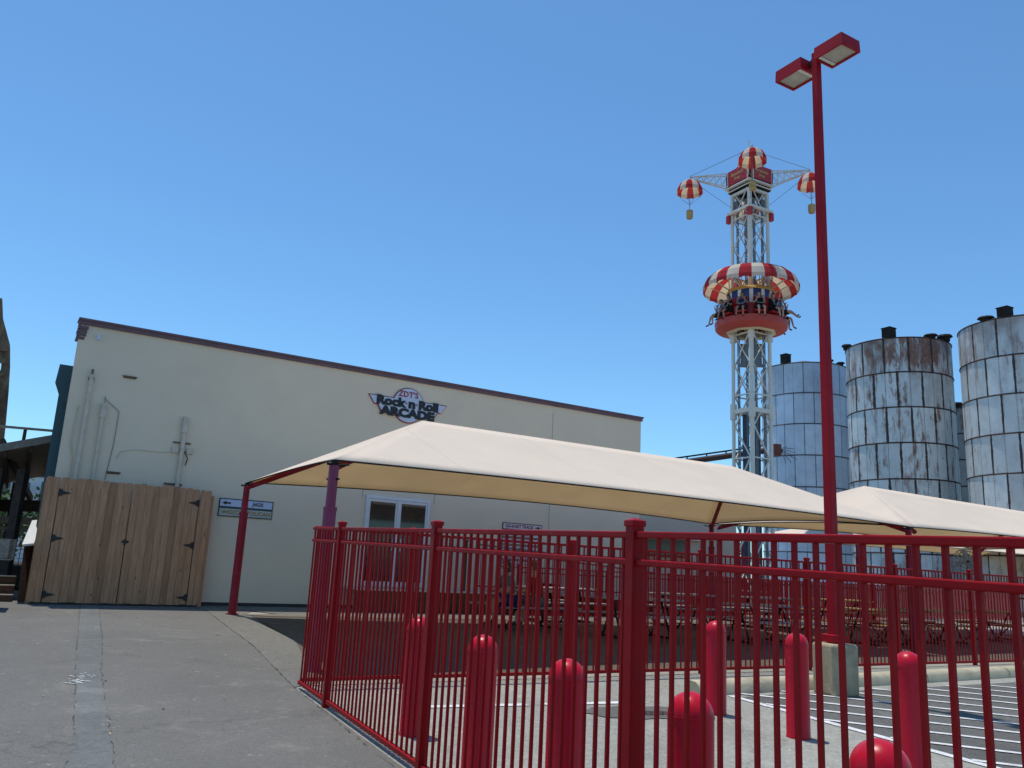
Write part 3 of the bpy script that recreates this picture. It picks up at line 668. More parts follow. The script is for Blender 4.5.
# ------------------------------------------------------------------ red picket fences
def fence(name, label, P, d, s0, s1, posts, H=1.69, loc_s=4):
    d = d.normalized(); nrm = Vector((-d.y, d.x, 0))
    def q(s_, h): p = P + d * s_; return Vector((p.x, p.y, g(p.x, p.y) + h))
    t = thing(name, q(loc_s, 0), label, 'fence', 'red picket fences')
    for s_ in posts:
        m = MB(); Mx = Matrix((( d.x, nrm.x, 0), (d.y, nrm.y, 0), (0, 0, 1)))
        m.box(q(s_, (H + .035) / 2), (.064, .064, H + .035), Mx); po = m.build('post', RED, t, bevel=.004)
        m = MB(); m.box(q(s_, H + .038), (.076, .076, .028), Mx); c = q(s_, H + .052)
        a, b = d * .036, nrm * .036; m.add([c - a - b, c + a - b, c + a + b, c - a + b, c + Z * .014], [(0, 1, 4), (1, 2, 4), (2, 3, 4), (3, 0, 4)])
        m.build('post_cap', RED, po, bevel=.003)
    cuts = sorted(set([s0] + [p for p in posts if s0 < p < s1] + [s1]))
    for a, b in zip(cuts[:-1], cuts[1:]):
        a2 = a + (.033 if a in posts else 0); b2 = b - (.033 if b in posts else 0)
        m = MB(); n = max(1, int(round((b2 - a2) / .1016)));
        for i in range(n):
            s_ = a2 + (i + .5) * (b2 - a2) / n; m.box((q(s_, .06) + q(s_, H - .012)) / 2, (.0165, .0165, H - .072), Matrix(((d.x, nrm.x, 0), (d.y, nrm.y, 0), (0, 0, 1))))
        pk = m.build('picket_panel', RED, t)
        for z_, w_, h_ in ((H - .015, .038, .032), (H - .142, .038, .030), (.065, .040, .040)):
            m = MB(); m.bar(q(a2, z_), q(b2, z_), w_, h_); m.build('rail', RED, pk, bevel=.006)
    return t
FF = Vector((-2.06, 9.18, 0)); fd = Vector((.457, -.889, 0))
fence('picket_fence', 'near red picket fence running towards the viewer in front of the bollards', FF, fd, -.03, 8.2, [1.012, 3.43, 5.855, 8.26], H=1.677)
BF = Vector((-2.10, 9.35, 0))
fence('picket_fence', 'far red picket fence crossing behind the bollards and lamp pole, parallel to the building', BF, U, 0, 24.8, [1.2, 3.55] + [5.9 + 2.35 * i for i in range(9)], loc_s=10)

QF = BF - NV * 8.5
fence('picket_fence', 'low red queue railing behind the picnic tables, in front of the red barriers', QF, U, 8.2, 24.8, [8.2, 11.0, 13.8, 16.6, 19.4, 22.2], H=1.2, loc_s=15)

# ------------------------------------------------------------------ bollards
bl = [('leftmost bollard of the near row, partly behind a fence post', -.68, 7.37), ('second bollard from the left in the near row', -.11, 6.18), ('third bollard from the left in the near row', .41, 5.10),
      ('fourth bollard from the left in the near row, cut by the bottom edge', .92, 4.13), ('nearest bollard, only its glossy dome showing at the bottom edge', 1.43, 3.27),
      ('farthest bollard, left of the three in the back row', 2.33, 9.26), ('bollard in the middle of the back row, left of the concrete lamp base', 2.86, 8.28), ('rightmost bollard, in front of the hatched lines', 3.33, 7.02)]
for lab, x, y in bl:
    b = thing('bollard', gp(x, y), 'red ' + lab, 'bollard', 'red domed bollards'); r = .109
    m = MB(); m.lathe([(r + .004, .006), (r + .004, .02), (r, .03), (r, .845)] + [(r * math.cos(a), .845 + r * math.sin(a)) for a in [PI / 2 * i / 9 for i in range(1, 9)]] + [(.004, .845 + r)], gp(x, y), 40)
    o = m.build('sleeve', BOLL, b, smooth=True, angle=60)
    m = MB(); m.lathe([(r + .0015, .837), (r + .0035, .843), (r + .0015, .849)], gp(x, y), 40, caps=False); m.build('seam_ring', BOLL, b, smooth=True)

# ------------------------------------------------------------------ lamp pole
LP = Vector((4.375, 11.22, 0)); lpz = g(LP.x, LP.y)
lm = thing('lamp_pole', LP + Z * lpz, 'tall slim red lamp pole with two box floodlights, on a concrete block', 'street lamp')
ang = R(20); Mx = Matrix.Rotation(ang, 3, 'Z')
m = MB(); m.box(LP + Z * (lpz + .32), (.41, .41, .64), Mx); m.build('concrete_base', CONC, lm, bevel=.035)
m = MB(); m.box(LP + Z * (lpz + .70), (.25, .25, .10), Mx); m.build('base_cover', LAMPRED, lm, bevel=.01)
hdv = Vector((.34, -.59, 0)).normalized(); hn = Vector((-hdv.y, hdv.x, 0)); Mh = Matrix(((hdv.x, hn.x, 0), (hdv.y, hn.y, 0), (0, 0, 1)))
m = MB(); V = []
for z_, w in ((.74, .064), (9.28, .050)):
    for a, b in ((-1, -1), (1, -1), (1, 1), (-1, 1)): V.append(LP + Z * (lpz + z_) + Mh @ Vector((a * w, b * w, 0)))
m.add(V, [(3, 2, 1, 0), (4, 5, 6, 7), (0, 1, 5, 4), (1, 2, 6, 5), (2, 3, 7, 6), (3, 0, 4, 7)]); m.build('pole_shaft', LAMPRED, lm, bevel=.008)
for sgn in (-1, 1):
    c = LP + Z * (lpz + 9.12) + hdv * sgn * .37
    m = MB(); w, l, h = .41, .50, .19
    bot = [c + Mh @ Vector((a * l / 2, b * w / 2, -h / 2)) for a, b in ((-1, -1), (1, -1), (1, 1), (-1, 1))]; top = [c + Mh @ Vector((a * l / 2 * .97, b * w / 2 * .97, h / 2)) for a, b in ((-1, -1), (1, -1), (1, 1), (-1, 1))]
    m.add(bot + top, [(4, 5, 6, 7), (0, 1, 5, 4), (1, 2, 6, 5), (2, 3, 7, 6), (3, 0, 4, 7)])
    ib = [c + Mh @ Vector((a * (l / 2 - .03), b * (w / 2 - .03), -h / 2)) for a, b in ((-1, -1), (1, -1), (1, 1), (-1, 1))]; iu = [p + Z * .03 for p in ib]
    m.add(bot + ib + iu, [(0, 4, 5, 1), (1, 5, 6, 2), (2, 6, 7, 3), (3, 7, 4, 0), (4, 8, 9, 5), (5, 9, 10, 6), (6, 10, 11, 7), (7, 11, 8, 4)])
    hh = m.build('lamp_head', LAMPRED, lm)
    m = MB(); m.box(c + Z * (-h / 2 + .028), (l - .062, w - .062, .01), Mh); m.build('lens', LENS, hh)
    m = MB(); m.box(c + Z * (-h / 2 + .016) - hdv * sgn * (l / 2 - .075), (.05, w - .08, .01), Mh); m.build('reflector', WHITE, hh)
    m = MB(); m.bar(LP + Z * (lpz + 9.17) + hdv * sgn * .045, c - hdv * sgn * (l / 2 - .005), .06, .07); m.build('arm', DARK, hh)

# ------------------------------------------------------------------ picnic tables under the canopies
def make_table(mat, label, loc, rz):
    t = thing('picnic_table', (0, 0, 0), label, 'picnic table', 'picnic tables under the canopies')
    m = MB(); [m.box((0, -.30 + i * .15, .75), (1.83, .14, .035)) for i in range(5)]; m.build('table_top', mat, t)
    for s_ in (-1, 1):
        m = MB(); [m.box((0, s_ * .68 + i * .145 - .072, .44), (1.83, .135, .035)) for i in range(2)]; m.build('bench', mat, t)
    for s_ in (-1, 1):
        m = MB(); x = s_ * .62
        m.cyl((x, 0, .73), (x, -.30, .02), .022, n=8); m.cyl((x, 0, .73), (x, .30, .02), .022, n=8); m.cyl((x, -.75, .41), (x, .75, .41), .022, n=8); m.cyl((x, -.45, .02), (x, .45, .02), .022, n=8); m.cyl((x, -.30, .73), (x, .30, .73), .02, n=8); m.cyl((x, .66, .41), (x, .3, .03), .016, n=8); m.cyl((x, -.66, .41), (x, -.3, .03), .016, n=8)
        m.build('leg_frame', DARK, t, smooth=True)
    t.location = loc; t.rotation_euler = (0, 0, rz); return t
ta = math.atan2(U.y, U.x)
def yard(s_, n_): p = BF + U * s_ - NV * n_; return gp(p.x, p.y, .014)
tables = [(6.7, 5.9, TABLEGREY, 'grey picnic table beside the two seated people'), (8.3, 4.2, TABLEGREY, 'grey picnic table left of the farthest bollard, in the shade'), (8.6, 7.4, TABLEGREY, 'grey picnic table behind the left one, near the trash can'),
          (11.0, 3.4, TABLEGREY, 'grey picnic table just left of the lamp pole base'), (11.8, 6.6, TABLEGREY, 'grey picnic table at the canopy back edge below the ride tower'), (14.4, 3.0, TABLEWOOD, 'yellow picnic table nearest the fence, right of the lamp pole'),
          (14.6, 6.4, TABLEGREY, 'grey picnic table in the back row behind the lamp pole'), (17.0, 3.2, TABLEWOOD, 'yellow picnic table in the front row, second from right'), (18.0, 6.6, TABLEWOOD, 'yellow picnic table in the back row behind the fan post'), (20.5, 3.6, TABLEWOOD, 'yellow picnic table farthest right near the frame edge')]
protos = {}
for s_, n_, mt, lab in tables:
    if mt.name not in protos:
        o = protos[mt.name] = make_table(mt, lab, (0, 0, 0), 0)
    else: o = copy_tree(protos[mt.name]); o['label'] = lab
    o.location = yard(s_, n_); o.rotation_euler = (0, 0, ta + random.uniform(-.05, .05))

# cream-lidded trash can and slatted red barriers in the yard
p = yard(9.6, 9.2); t = thing('trash_can', p, 'dark round trash can with cream dome lid by the grey annex', 'trash can')
m = MB(); m.lathe([(.24, 0), (.28, .75), (.29, .78)], p, 20); m.build('bin', DARK, t, smooth=True)
m = MB(); m.lathe([(.30, .78), (.30, .95), (.24, 1.08), (.1, 1.14)], p, 20); m.build('lid', pm('cream_lid', (.66, .62, .48), .5), t, smooth=True)
barl = ['leftmost red slatted barrier panel below the annex window', 'red slatted barrier panel just left of the ride tower foot', 'red slatted barrier panel directly below the ride tower', 'red slatted barrier panel right of the ride tower foot', 'red slatted barrier panel behind the lamp pole', 'red slatted barrier panel right of the lamp pole', 'red slatted barrier panel behind the fan', 'rightmost red slatted barrier panel']
for i, lab in enumerate(barl):
    s_ = 13.9 + i * 2.35; base = yard(s_, 9.3)
    t = thing('barrier_panel', base, lab, 'barrier', 'red slatted barriers at the back of the yard')
    m = MB()
    for k in range(19):
        q_ = base + U * (k * .12); m.bar(q_ + Z * .12, q_ + Z * 1.12, .075, .02, up=NV)
    m.build('slats', RIDERED, t)
    m = MB(); m.bar(base + Z * 1.15, base + U * 2.18 + Z * 1.15, .05); m.bar(base + Z * 1.02 - NV * -.03, base + U * 2.18 + Z * 1.02 - NV * -.03, .03, .03); m.bar(base + Z * .1, base + U * 2.18 + Z * .1, .05); m.build('rail', RIDERED, t)
    for k in (0, 2.18):
        m = MB(); m.bar(base + U * k - NV * .04, base + U * k - NV * .04 + Z * 1.2, .06); m.build('post', RIDERED, t)
# misting fan on a post
p = Vector((9.9, 18.0, 0)); p = gp(9.95, 17.95)
fp = gp(11.55, 20.95)
fh = -.16
t = thing('cage_fan', fp, 'round wire cage fan on a red stand under the right canopy', 'fan')
m = MB(); m.cyl(fp, fp + Z * 2.2, .04); m.build('stand', POSTRED, t)
m = MB(); look = Vector((-.45, -.9, 0)).normalized(); sd = Vector((-look.y, look.x, 0)); fc = fp + Z * (2.16 + fh) + look * .12 - sd * .0
for rad in (.10, .18, .26, .33):
    for o_ in (0, .14):
        m.path([fc + look * o_ + (sd * math.cos(a) + Z * math.sin(a)) * (rad if o_ == 0 else rad * .93) for a in [2 * PI * k / 20 for k in range(21)]], .007, 4)
for k in range(24):
    a = 2 * PI * k / 24; e = sd * math.cos(a) + Z * math.sin(a); m.path([fc + e * .05, fc + e * .33, fc + look * .14 + e * .31, fc + look * .16 + e * .03], .005, 4)
m.build('cage', WIREM, t)
m = MB(); m.cyl(fc - look * .10, fc + look * .05, .055); m.build('motor', DARK, t)
for k in range(4):
    a = PI / 2 * k + .3; e = sd * math.cos(a) + Z * math.sin(a); f_ = sd * -math.sin(a) + Z * math.cos(a)
    m = MB(); m.prism([fc + look * .06 + e * .04 - f_ * .03, fc + look * .06 + e * .29 - f_ * .06, fc + look * .09 + e * .30 + f_ * .07, fc + look * .08 + e * .04 + f_ * .03], look * .006); m.build('blade', pm('fan_blade', (.3, .3, .3), .4), t)

# ------------------------------------------------------------------ people
def skin_body(name, joints, edges, radii, mat, sub=1, extra=None):
    me = bpy.data.meshes.new('tmp'); me.from_pydata(joints, edges, []); o = bpy.data.objects.new('tmp', me); COL.objects.link(o)
    sk = o.modifiers.new('s', 'SKIN'); sk.use_smooth_shade = True
    for i, r in enumerate(radii):
        me.skin_vertices[0].data[i].radius = r if isinstance(r, tuple) else (r, r)
    me.skin_vertices[0].data[0].use_root = True
    sb = o.modifiers.new('b', 'SUBSURF'); sb.levels = sub; sb.render_levels = sub
    dg = bpy.context.evaluated_depsgraph_get(); out = bpy.data.meshes.new_from_object(o.evaluated_get(dg)); bpy.data.objects.remove(o)
    out.name = name; out.materials.clear(); out.materials.append(mat)
    out.polygons.foreach_set('use_smooth', [True] * len(out.polygons))
    if extra is not None:
        n0 = len(out.vertices); vs = [tuple(v.co) for v in out.vertices] + [tuple(v) for v in extra.v]
        fs = [tuple(p.vertices) for p in out.polygons] + [tuple(i + n0 for i in f) for f in extra.f]
        m2 = bpy.data.meshes.new(name); m2.from_pydata(vs, [], fs); m2.materials.append(mat); m2.polygons.foreach_set('use_smooth', [True] * len(fs)); out = m2
    return out

def person(loc, rz, label, skin, shirt, shorts, group=None, pose='table', hair=HAIR, long_hair=False, scale=1., detail=True, cat='person'):
    """seated figure; local +Y is forward, origin at the seat under the pelvis"""
    J = {}
    lean = .10 if pose == 'table' else -.04
    J['pel'] = (0, 0, .11); J['sp1'] = (0, lean * .3, .27); J['sp2'] = (0, lean * .8, .43); J['neck0'] = (0, lean, .54); J['neck'] = (0, lean + .01, .61)
    J['h1'] = (0, lean + .035, .69); J['h2'] = (0, lean + .035, .77); J['h3'] = (0, lean + .02, .835)
    for s_, k in ((-1, 'l'), (1, 'r')):
        J[k + 'sh'] = (s_ * .165, lean, .515)
        if pose == 'table': el, wr, hd_ = (s_ * .235, lean + .08, .25), (s_ * .13, .36, .27), (s_ * .10, .44, .275)
        elif pose == 'up': el, wr, hd_ = (s_ * .30, .06, .62), (s_ * .30, .10, .86), (s_ * .30, .12, .95)
        else: el, wr, hd_ = (s_ * .25, .05, .30), (s_ * .17, .22, .42), (s_ * .15, .24, .50)
        J[k + 'el'], J[k + 'wr'], J[k + 'ha'] = el, wr, hd_
        J[k + 'hip'] = (s_ * .09, .03, .09)
        if pose == 'table': kn, an_, to = (s_ * .13, .43, .09), (s_ * .14, .40, -.34), (s_ * .15, .54, -.405)
        elif pose == 'kick': kn, an_, to = (s_ * .13, .42, .13), (s_ * .14, .70, -.14), (s_ * .15, .80, -.10)
        else: kn, an_, to = (s_ * .13, .42, .07), (s_ * .14, .46 + .06 * s_, -.36), (s_ * .15, .59 + .06 * s_, -.42)
        J[k + 'kn'], J[k + 'an'], J[k + 'to'] = kn, an_, to
    rad = dict(pel=(.15, .11), sp1=(.125, .095), sp2=(.14, .10), neck0=(.09, .07), neck=.048, h1=(.058, .066), h2=(.076, .088), h3=(.060, .070))
    for k in 'lr': rad.update({k + 'sh': .058, k + 'el': .040, k + 'wr': .027, k + 'ha': (.036, .018), k + 'hip': .088, k + 'kn': .056, k + 'an': .036, k + 'to': (.036, .026)})
    names = list(J); ix = {n: i for i, n in enumerate(names)}
    E = [('pel', 'sp1'), ('sp1', 'sp2'), ('sp2', 'neck0'), ('neck0', 'neck'), ('neck', 'h1'), ('h1', 'h2'), ('h2', 'h3')]
    for k in 'lr': E += [('sp2', k + 'sh'), (k + 'sh', k + 'el'), (k + 'el', k + 'wr'), (k + 'wr', k + 'ha'), ('pel', k + 'hip'), (k + 'hip', k + 'kn'), (k + 'kn', k + 'an'), (k + 'an', k + 'to')]
    ex = MB()
    if detail:   # fingers, thumb, nose, ears
        for s_, k in ((-1, 'l'), (1, 'r')):
            wr, ha = Vector(J[k + 'wr']), Vector(J[k + 'ha']); f_ = (ha - wr).normalized(); sd_ = f_.cross(Vector((0, 0, 1))) if abs(f_.z) < .9 else Vector((1, 0, 0)); sd_.normalize()
            cur = Vector((0, 0, -1)) if abs(f_.z) < .9 else Vector((0, 1, 0))
            for i, L in enumerate((.06, .072, .068, .052)):
                b0 = ha - f_ * .01 + sd_ * (i - 1.5) * .017; b1 = b0 + f_ * L * .6 + cur * .004; b2 = b1 + f_ * L * .35 + cur * .022
                ex.cyl(b0, b1, .0085, .0078, 6); ex.cyl(b1, b2, .0078, .006, 6)
            tb0 = wr + (ha - wr) * .4 - sd_ * s_ * .022; tb1 = tb0 - sd_ * s_ * .028 + f_ * .03; ex.cyl(tb0, tb1, .010, .009, 6); ex.cyl(tb1, tb1 + f_ * .03, .009, .007, 6)
        hy = J['h1'][1]
        ex.add([(-.014, hy + .080, .715), (.014, hy + .080, .715), (0, hy + .108, .712), (0, hy + .082, .765)], [(0, 2, 3), (2, 1, 3), (0, 1, 2)])
        for s_ in (-1, 1): ex.lathe([(.004, -.03), (.014, -.015), (.016, .01), (.006, .03)], (s_ * .080, hy - .004, .735), 8)
    body = skin_body('person', [J[n] for n in names], [(ix[a], ix[b]) for a, b in E], [rad[n] for n in names], skin, 1, ex if detail else None)
    po = bpy.data.objects.new('person', body); COL.objects.link(po); tag(po, label, cat, group)
    def cl(nm, nodes, edges, rr, mat):
        id_ = {n: i for i, n in enumerate(nodes)}
        pts = [J[n] if isinstance(n, str) else n for n in nodes]
        me = skin_body(nm, pts, [(id_[a], id_[b]) for a, b in edges], rr, mat, 1)
        o = bpy.data.objects.new(nm, me); COL.objects.link(o); o.parent = po; return o
    for k in 'lr': J[k + 'mid'] = tuple(Vector(J[k + 'sh']).lerp(Vector(J[k + 'el']), .72)); J[k + 'thi'] = tuple(Vector(J[k + 'hip']).lerp(Vector(J[k + 'kn']), .80)); J[k + 'toe'] = tuple(Vector(J[k + 'an']).lerp(Vector(J[k + 'to']), 1.15))
    cl('shirt', ['pel', 'sp1', 'sp2', 'neck0', 'lsh', 'lmid', 'rsh', 'rmid'], [('pel', 'sp1'), ('sp1', 'sp2'), ('sp2', 'neck0'), ('sp2', 'lsh'), ('lsh', 'lmid'), ('sp2', 'rsh'), ('rsh', 'rmid')],
       [(.165, .125), (.15, .115), (.162, .118), (.10, .08), .072, .062, .072, .062], shirt)
    cl('shorts', ['pel', 'lhip', 'lthi', 'rhip', 'rthi'], [('pel', 'lhip'), ('lhip', 'lthi'), ('pel', 'rhip'), ('rhip', 'rthi')], [(.168, .122), .104, .082, .104, .082], shorts)
    for k in 'lr': cl('shoe', [k + 'an', k + 'toe'], [(k + 'an', k + 'toe')], [(.046, .046), (.046, .034)], SHOE)
    m = MB(); hy = J['h2'][1]; n = 14
    for j in range(7):
        phi = PI / 2 * (1 - j / 6.0) * 1.0
        for i in range(n):
            th = 2 * PI * i / n; yy = math.sin(th); dz = .10 * math.sin(phi) if True else 0; rr = math.cos(phi)
            low = -.075 if yy < .35 else .03
            z_ = .775 + (dz if j < 4 else dz * 1.0); z_ = max(z_, .775 + low) if j < 6 else .775 + low
            m.v.append((.092 * rr * math.cos(th), hy - .012 + .104 * rr * yy * (1 if yy < 0 else .92), z_ if j < 6 else .775 + low * (1.9 if long_hair and yy < .2 else 1)))
    for j in range(6):
        for i in range(n): k_ = (i + 1) % n; m.f.append((j * n + i, (j + 1) * n + i, (j + 1) * n + k_, j * n + k_))
    m.mi = [0] * len(m.f); m.build('hair', hair, po, smooth=True, world=False, angle=80)
    po.location = loc; po.rotation_euler = (0, 0, rz); po.scale = (scale,) * 3
    return po
# two people seated on a bench of the left-hand table
tt = yard(6.7, 5.9); bench = tt + NV * .68 * 1 + Z * .46
grey_c, red_c, navy_c, black_c, blue_c = cloth('grey', (.10, .11, .12)), cloth('red', (.36, .02, .02)), cloth('navy', (.02, .03, .09)), cloth('black', (.012, .013, .016)), cloth('blue', (.03, .06, .2))
b1 = bench - U * .80; b2 = bench - U * .12
person((b1.x, b1.y, b1.z + .02), R(118), 'dark-haired person in a grey shirt and navy shorts seated at the left picnic table', SKINS[1], grey_c, navy_c, 'people at the picnic table', long_hair=True)
person((b2.x, b2.y, b2.z + .02), R(62), 'person in a red shirt seated to the right of the dark-haired one', SKINS[0], red_c, grey_c, 'people at the picnic table', hair=pm('brown_hair', (.07, .035, .02), .6))

# ------------------------------------------------------------------ parachute tower ride
TP = Vector((10.82, 36.44, 0)); tz = g(TP.x, TP.y); vdir = Vector((-TP.x, -TP.y, 0)).normalized(); vs = Vector((-vdir.y, vdir.x, 0))   # vs: to the left in the picture is -vs?
if vs.x < 0: vs = -vs
tw = thing('parachute_tower', TP + Z * tz, 'slim cream lattice ride tower with striped parachutes on top arms', 'ride tower')
hw = .80; cor = [TP + vdir * hw, TP + vs * hw, TP - vdir * hw, TP - vs * hw]
ztop = 19.3
for i, c in enumerate(cor):
    m = MB(); w = .22
    m.cyl(c + Z * tz, c + Z * ztop, .105 if i == 0 else .082, n=12); o = m.build('column', TOWERW, tw, smooth=True)
    m = MB()
    for z_ in (5.0, 8.8, 12.4): m.cyl(c + Z * (z_ - .35), c + Z * (z_ + .35), .15, n=10)
    m.build('joint_plate', TOWERW, o)
for i in range(4):
    a, b = cor[i], cor[(i + 1) % 4]; d = (b - a).normalized(); L = (b - a).length; nrm = (a + b) / 2 - TP; nrm.z = 0; nrm.normalize()
    m = MB(); z_ = tz + .6; k = 0
    while z_ < ztop - 1.0:
        h = 1.42
        if z_ < 8.5 : m.bar(a + d * .1 + Z * z_, b - d * .1 + Z * (z_ + h), .055) if k % 2 else m.bar(b - d * .1 + Z * z_, a + d * .1 + Z * (z_ + h), .055)
        else: m.bar(a + d * .1 + Z * z_, b - d * .1 + Z * (z_ + h), .038); m.bar(b - d * .1 + Z * z_, a + d * .1 + Z * (z_ + h), .038)
        if k % 2 == 0: m.bar(a + Z * z_, b + Z * z_, .06)
        z_ += h; k += 1
    m.bar(a + Z * 8.8, b + Z * 8.8, .16, .2); m.bar(a + Z * ztop, b + Z * ztop, .12, .12)
    m.build('lattice', TOWERW, tw)
    # toothed racks inside every face
    m = MB()
    for f_ in (.24, .70):
        p_ = a + (b - a) * f_ - nrm * .04; m.bar(p_ + Z * (tz + .3), p_ + Z * (ztop - .6), .026)
        q_ = p_ + d * .10; m.bar(q_ + Z * (tz + .3), q_ + Z * (ztop - .6), .026)
        for j in range(int((ztop - 1.2) / .30)):
            zc = tz + .4 + j * .30; m.bar(p_ + Z * zc, q_ + Z * (zc + .15), .02); m.bar(q_ + Z * (zc + .15), p_ + Z * (zc + .30), .02)
    m.build('guide_rack', TOWERG, tw)
for sx in (-.28, .22):
    m = MB(); q_ = TP + vs * sx - vdir * .1; m.cyl(q_ + Z * tz, q_ + Z * 8.7, .14, n=12); m.build('counterweight_tube', pm('dark_blue_steel', (.05, .07, .11), .5), tw, smooth=True)
m = MB()
for sx in (-.3, .28): m = MB(); m.cyl(TP + vs * sx + Z * 10.95, TP + vs * sx + Z * 11.9, .18, n=10); m.box(TP + vs * sx + Z * 11.9, (.5, .3, .08)); m.box(TP + vs * sx + Z * 10.95, (.5, .3, .08)); m.build('drive_motor', TOWERG, tw)
# machinery frame and cab on top
Mt = Matrix(((vs.x, vdir.x, 0), (vs.y, vdir.y, 0), (0, 0, 1))) @ Matrix.Rotation(R(45), 3, 'Z')
m = MB()
for z_ in (18.35,):
    cc = [TP + Mt @ Vector((a * .72, b * .72, 0)) + Z * z_ for a, b in ((-1, -1), (1, -1), (1, 1), (-1, 1))]
    for a, b in zip(cc, cc[1:] + cc[:1]): m.bar(a, b, .14, .12)
m.build('head_frame', TOWERW, tw)
for dx, dy in ((-.95, 0), (.95, 0), (0, .95)):
    m = MB(); m.box(TP + vs * dx + vdir * dy + Z * 18.1, (.20, .20, .36), Mt); m.build('drive_box', RIDERED, tw)
m = MB()
MACH = pm('grey_machinery', (.12, .14, .15), .5, .3, var=.4, scale=5)
for dx, dy in ((-.55, .1), (.5, .1), (.1, -.5), (0, .45)):
    m = MB(); m.box(TP + vs * dx + vdir * dy + Z * 18.75, (.3, .24, .42), Mt); m.cyl(TP + vs * dx + vdir * dy + Z * 18.9, TP + vs * (dx * .9) + vdir * dy + Z * 19.3, .07); m.build('winch_motor', MACH, tw)
m = MB()
for a, b in ((-1, -1), (1, -1), (1, 1), (-1, 1)): q_ = TP + Mt @ Vector((a * .5, b * .5, 0)); m = MB(); m.bar(q_ + Z * 18.3, q_ + Z * 19.6, .06); m.build('cab_leg', TOWERW, tw)
cabw = .76
m = MB(); m.box(TP + Z * 19.50, (cabw * 2 - .1, cabw * 2 - .1, .06), Mt); m.box(TP + Z * 19.66, (cabw * 2 + .1, cabw * 2 + .1, .07), Mt); m.build('cab_floor', TOWERW, tw)
m = MB(); m.box(TP + Z * 19.58, (cabw * 2 - .2, cabw * 2 - .2, .09), Mt); m.box(TP + Z * 20.10, (cabw * 2, cabw * 2, .80), Mt); m.box(TP + Z * 19.44, (cabw * 1.8, cabw * 1.8, .05), Mt); m.build('cab', DARK, tw)
for ax, ay in ((-1, 1), (1, 1), (1, -1), (-1, -1)):     # panel normals
    nl = (vs * ax + vdir * ay).normalized(); rt = nl.cross(Z) * -1
    if rt.dot(vs) < 0 and ay > 0: rt = -rt
    c = TP + nl * (cabw + .012) + Z * 20.13
    m = MB(); m.box(c, (1.34, .03, .72), Matrix((( rt.x, nl.x, 0), (rt.y, nl.y, 0), (0, 0, 1)))); pn = m.build('sign_panel', RIDERED, tw)
    if ay > 0:
        Mx2 = Matrix.Translation(c + nl * .022) @ Matrix(((rt.x, 0, nl.x, 0), (rt.y, 0, nl.y, 0), (0, 1, 0, 0), (0, 0, 0, 1)))
        text_mesh('Parachute', .22, GOLD, Mx2 @ Matrix.Translation((0, .09, 0)), 'lettering', pn, .004, .006, shear=.2, xs=.9); text_mesh('Drop', .20, GOLD, Mx2 @ Matrix.Translation((0, -.14, 0)), 'lettering', pn, .004, .006, shear=.2, xs=.9)
# striped finial behind
m = MB()
for k in range(16):
    m.cur = k % 2; a0, a1 = 2 * PI * k / 16, 2 * PI * (k + 1) / 16
    pr = [(.75, 20.45), (.42, 21.0), (.10, 21.6), (.02, 21.8)]
    for (r0, z0), (r1, z1) in zip(pr[:-1], pr[1:]):
        m.add([TP + Vector((r0 * math.cos(a0), r0 * math.sin(a0), z0)), TP + Vector((r0 * math.cos(a1), r0 * math.sin(a1), z0)), TP + Vector((r1 * math.cos(a1), r1 * math.sin(a1), z1)), TP + Vector((r1 * math.cos(a0), r1 * math.sin(a0), z1))], [(0, 1, 2, 3)])
m.build('striped_roof', [CH_RED, CH_WHITE], tw)
m = MB(); m.cyl(TP + Z * 21.7, TP + Z * 22.2, .03); m.build('finial', TOWERW, tw)
def dome(m, c, prof, n, scallop=0.):
    for k in range(n):
        m.cur = k % 2; sub = 3
        for q in range(sub):
            a0, a1 = 2 * PI * (k + q / sub) / n, 2 * PI * (k + (q + 1) / sub) / n; w0, w1 = math.sin(PI * q / sub), math.sin(PI * (q + 1) / sub)
            for j, ((r0, z0), (r1, z1)) in enumerate(zip(prof[:-1], prof[1:])):
                def P(r, z, a, w, first): return c + Vector((r * (1 + .012 * w) * math.cos(a), r * (1 + .012 * w) * math.sin(a), z + (scallop * (w - .0) if first else 0)))
                m.add([P(r0, z0, a0, w0, j == 0), P(r0, z0, a1, w1, j == 0), P(r1, z1, a1, w1, 0), P(r1, z1, a0, w0, 0)], [(0, 1, 2, 3)])
vd2 = (vdir + vs * .05).normalized(); vs2 = (vs - vdir * .05).normalized(); armlab = [vs2 * -1, vs2, vd2, vd2 * -1]
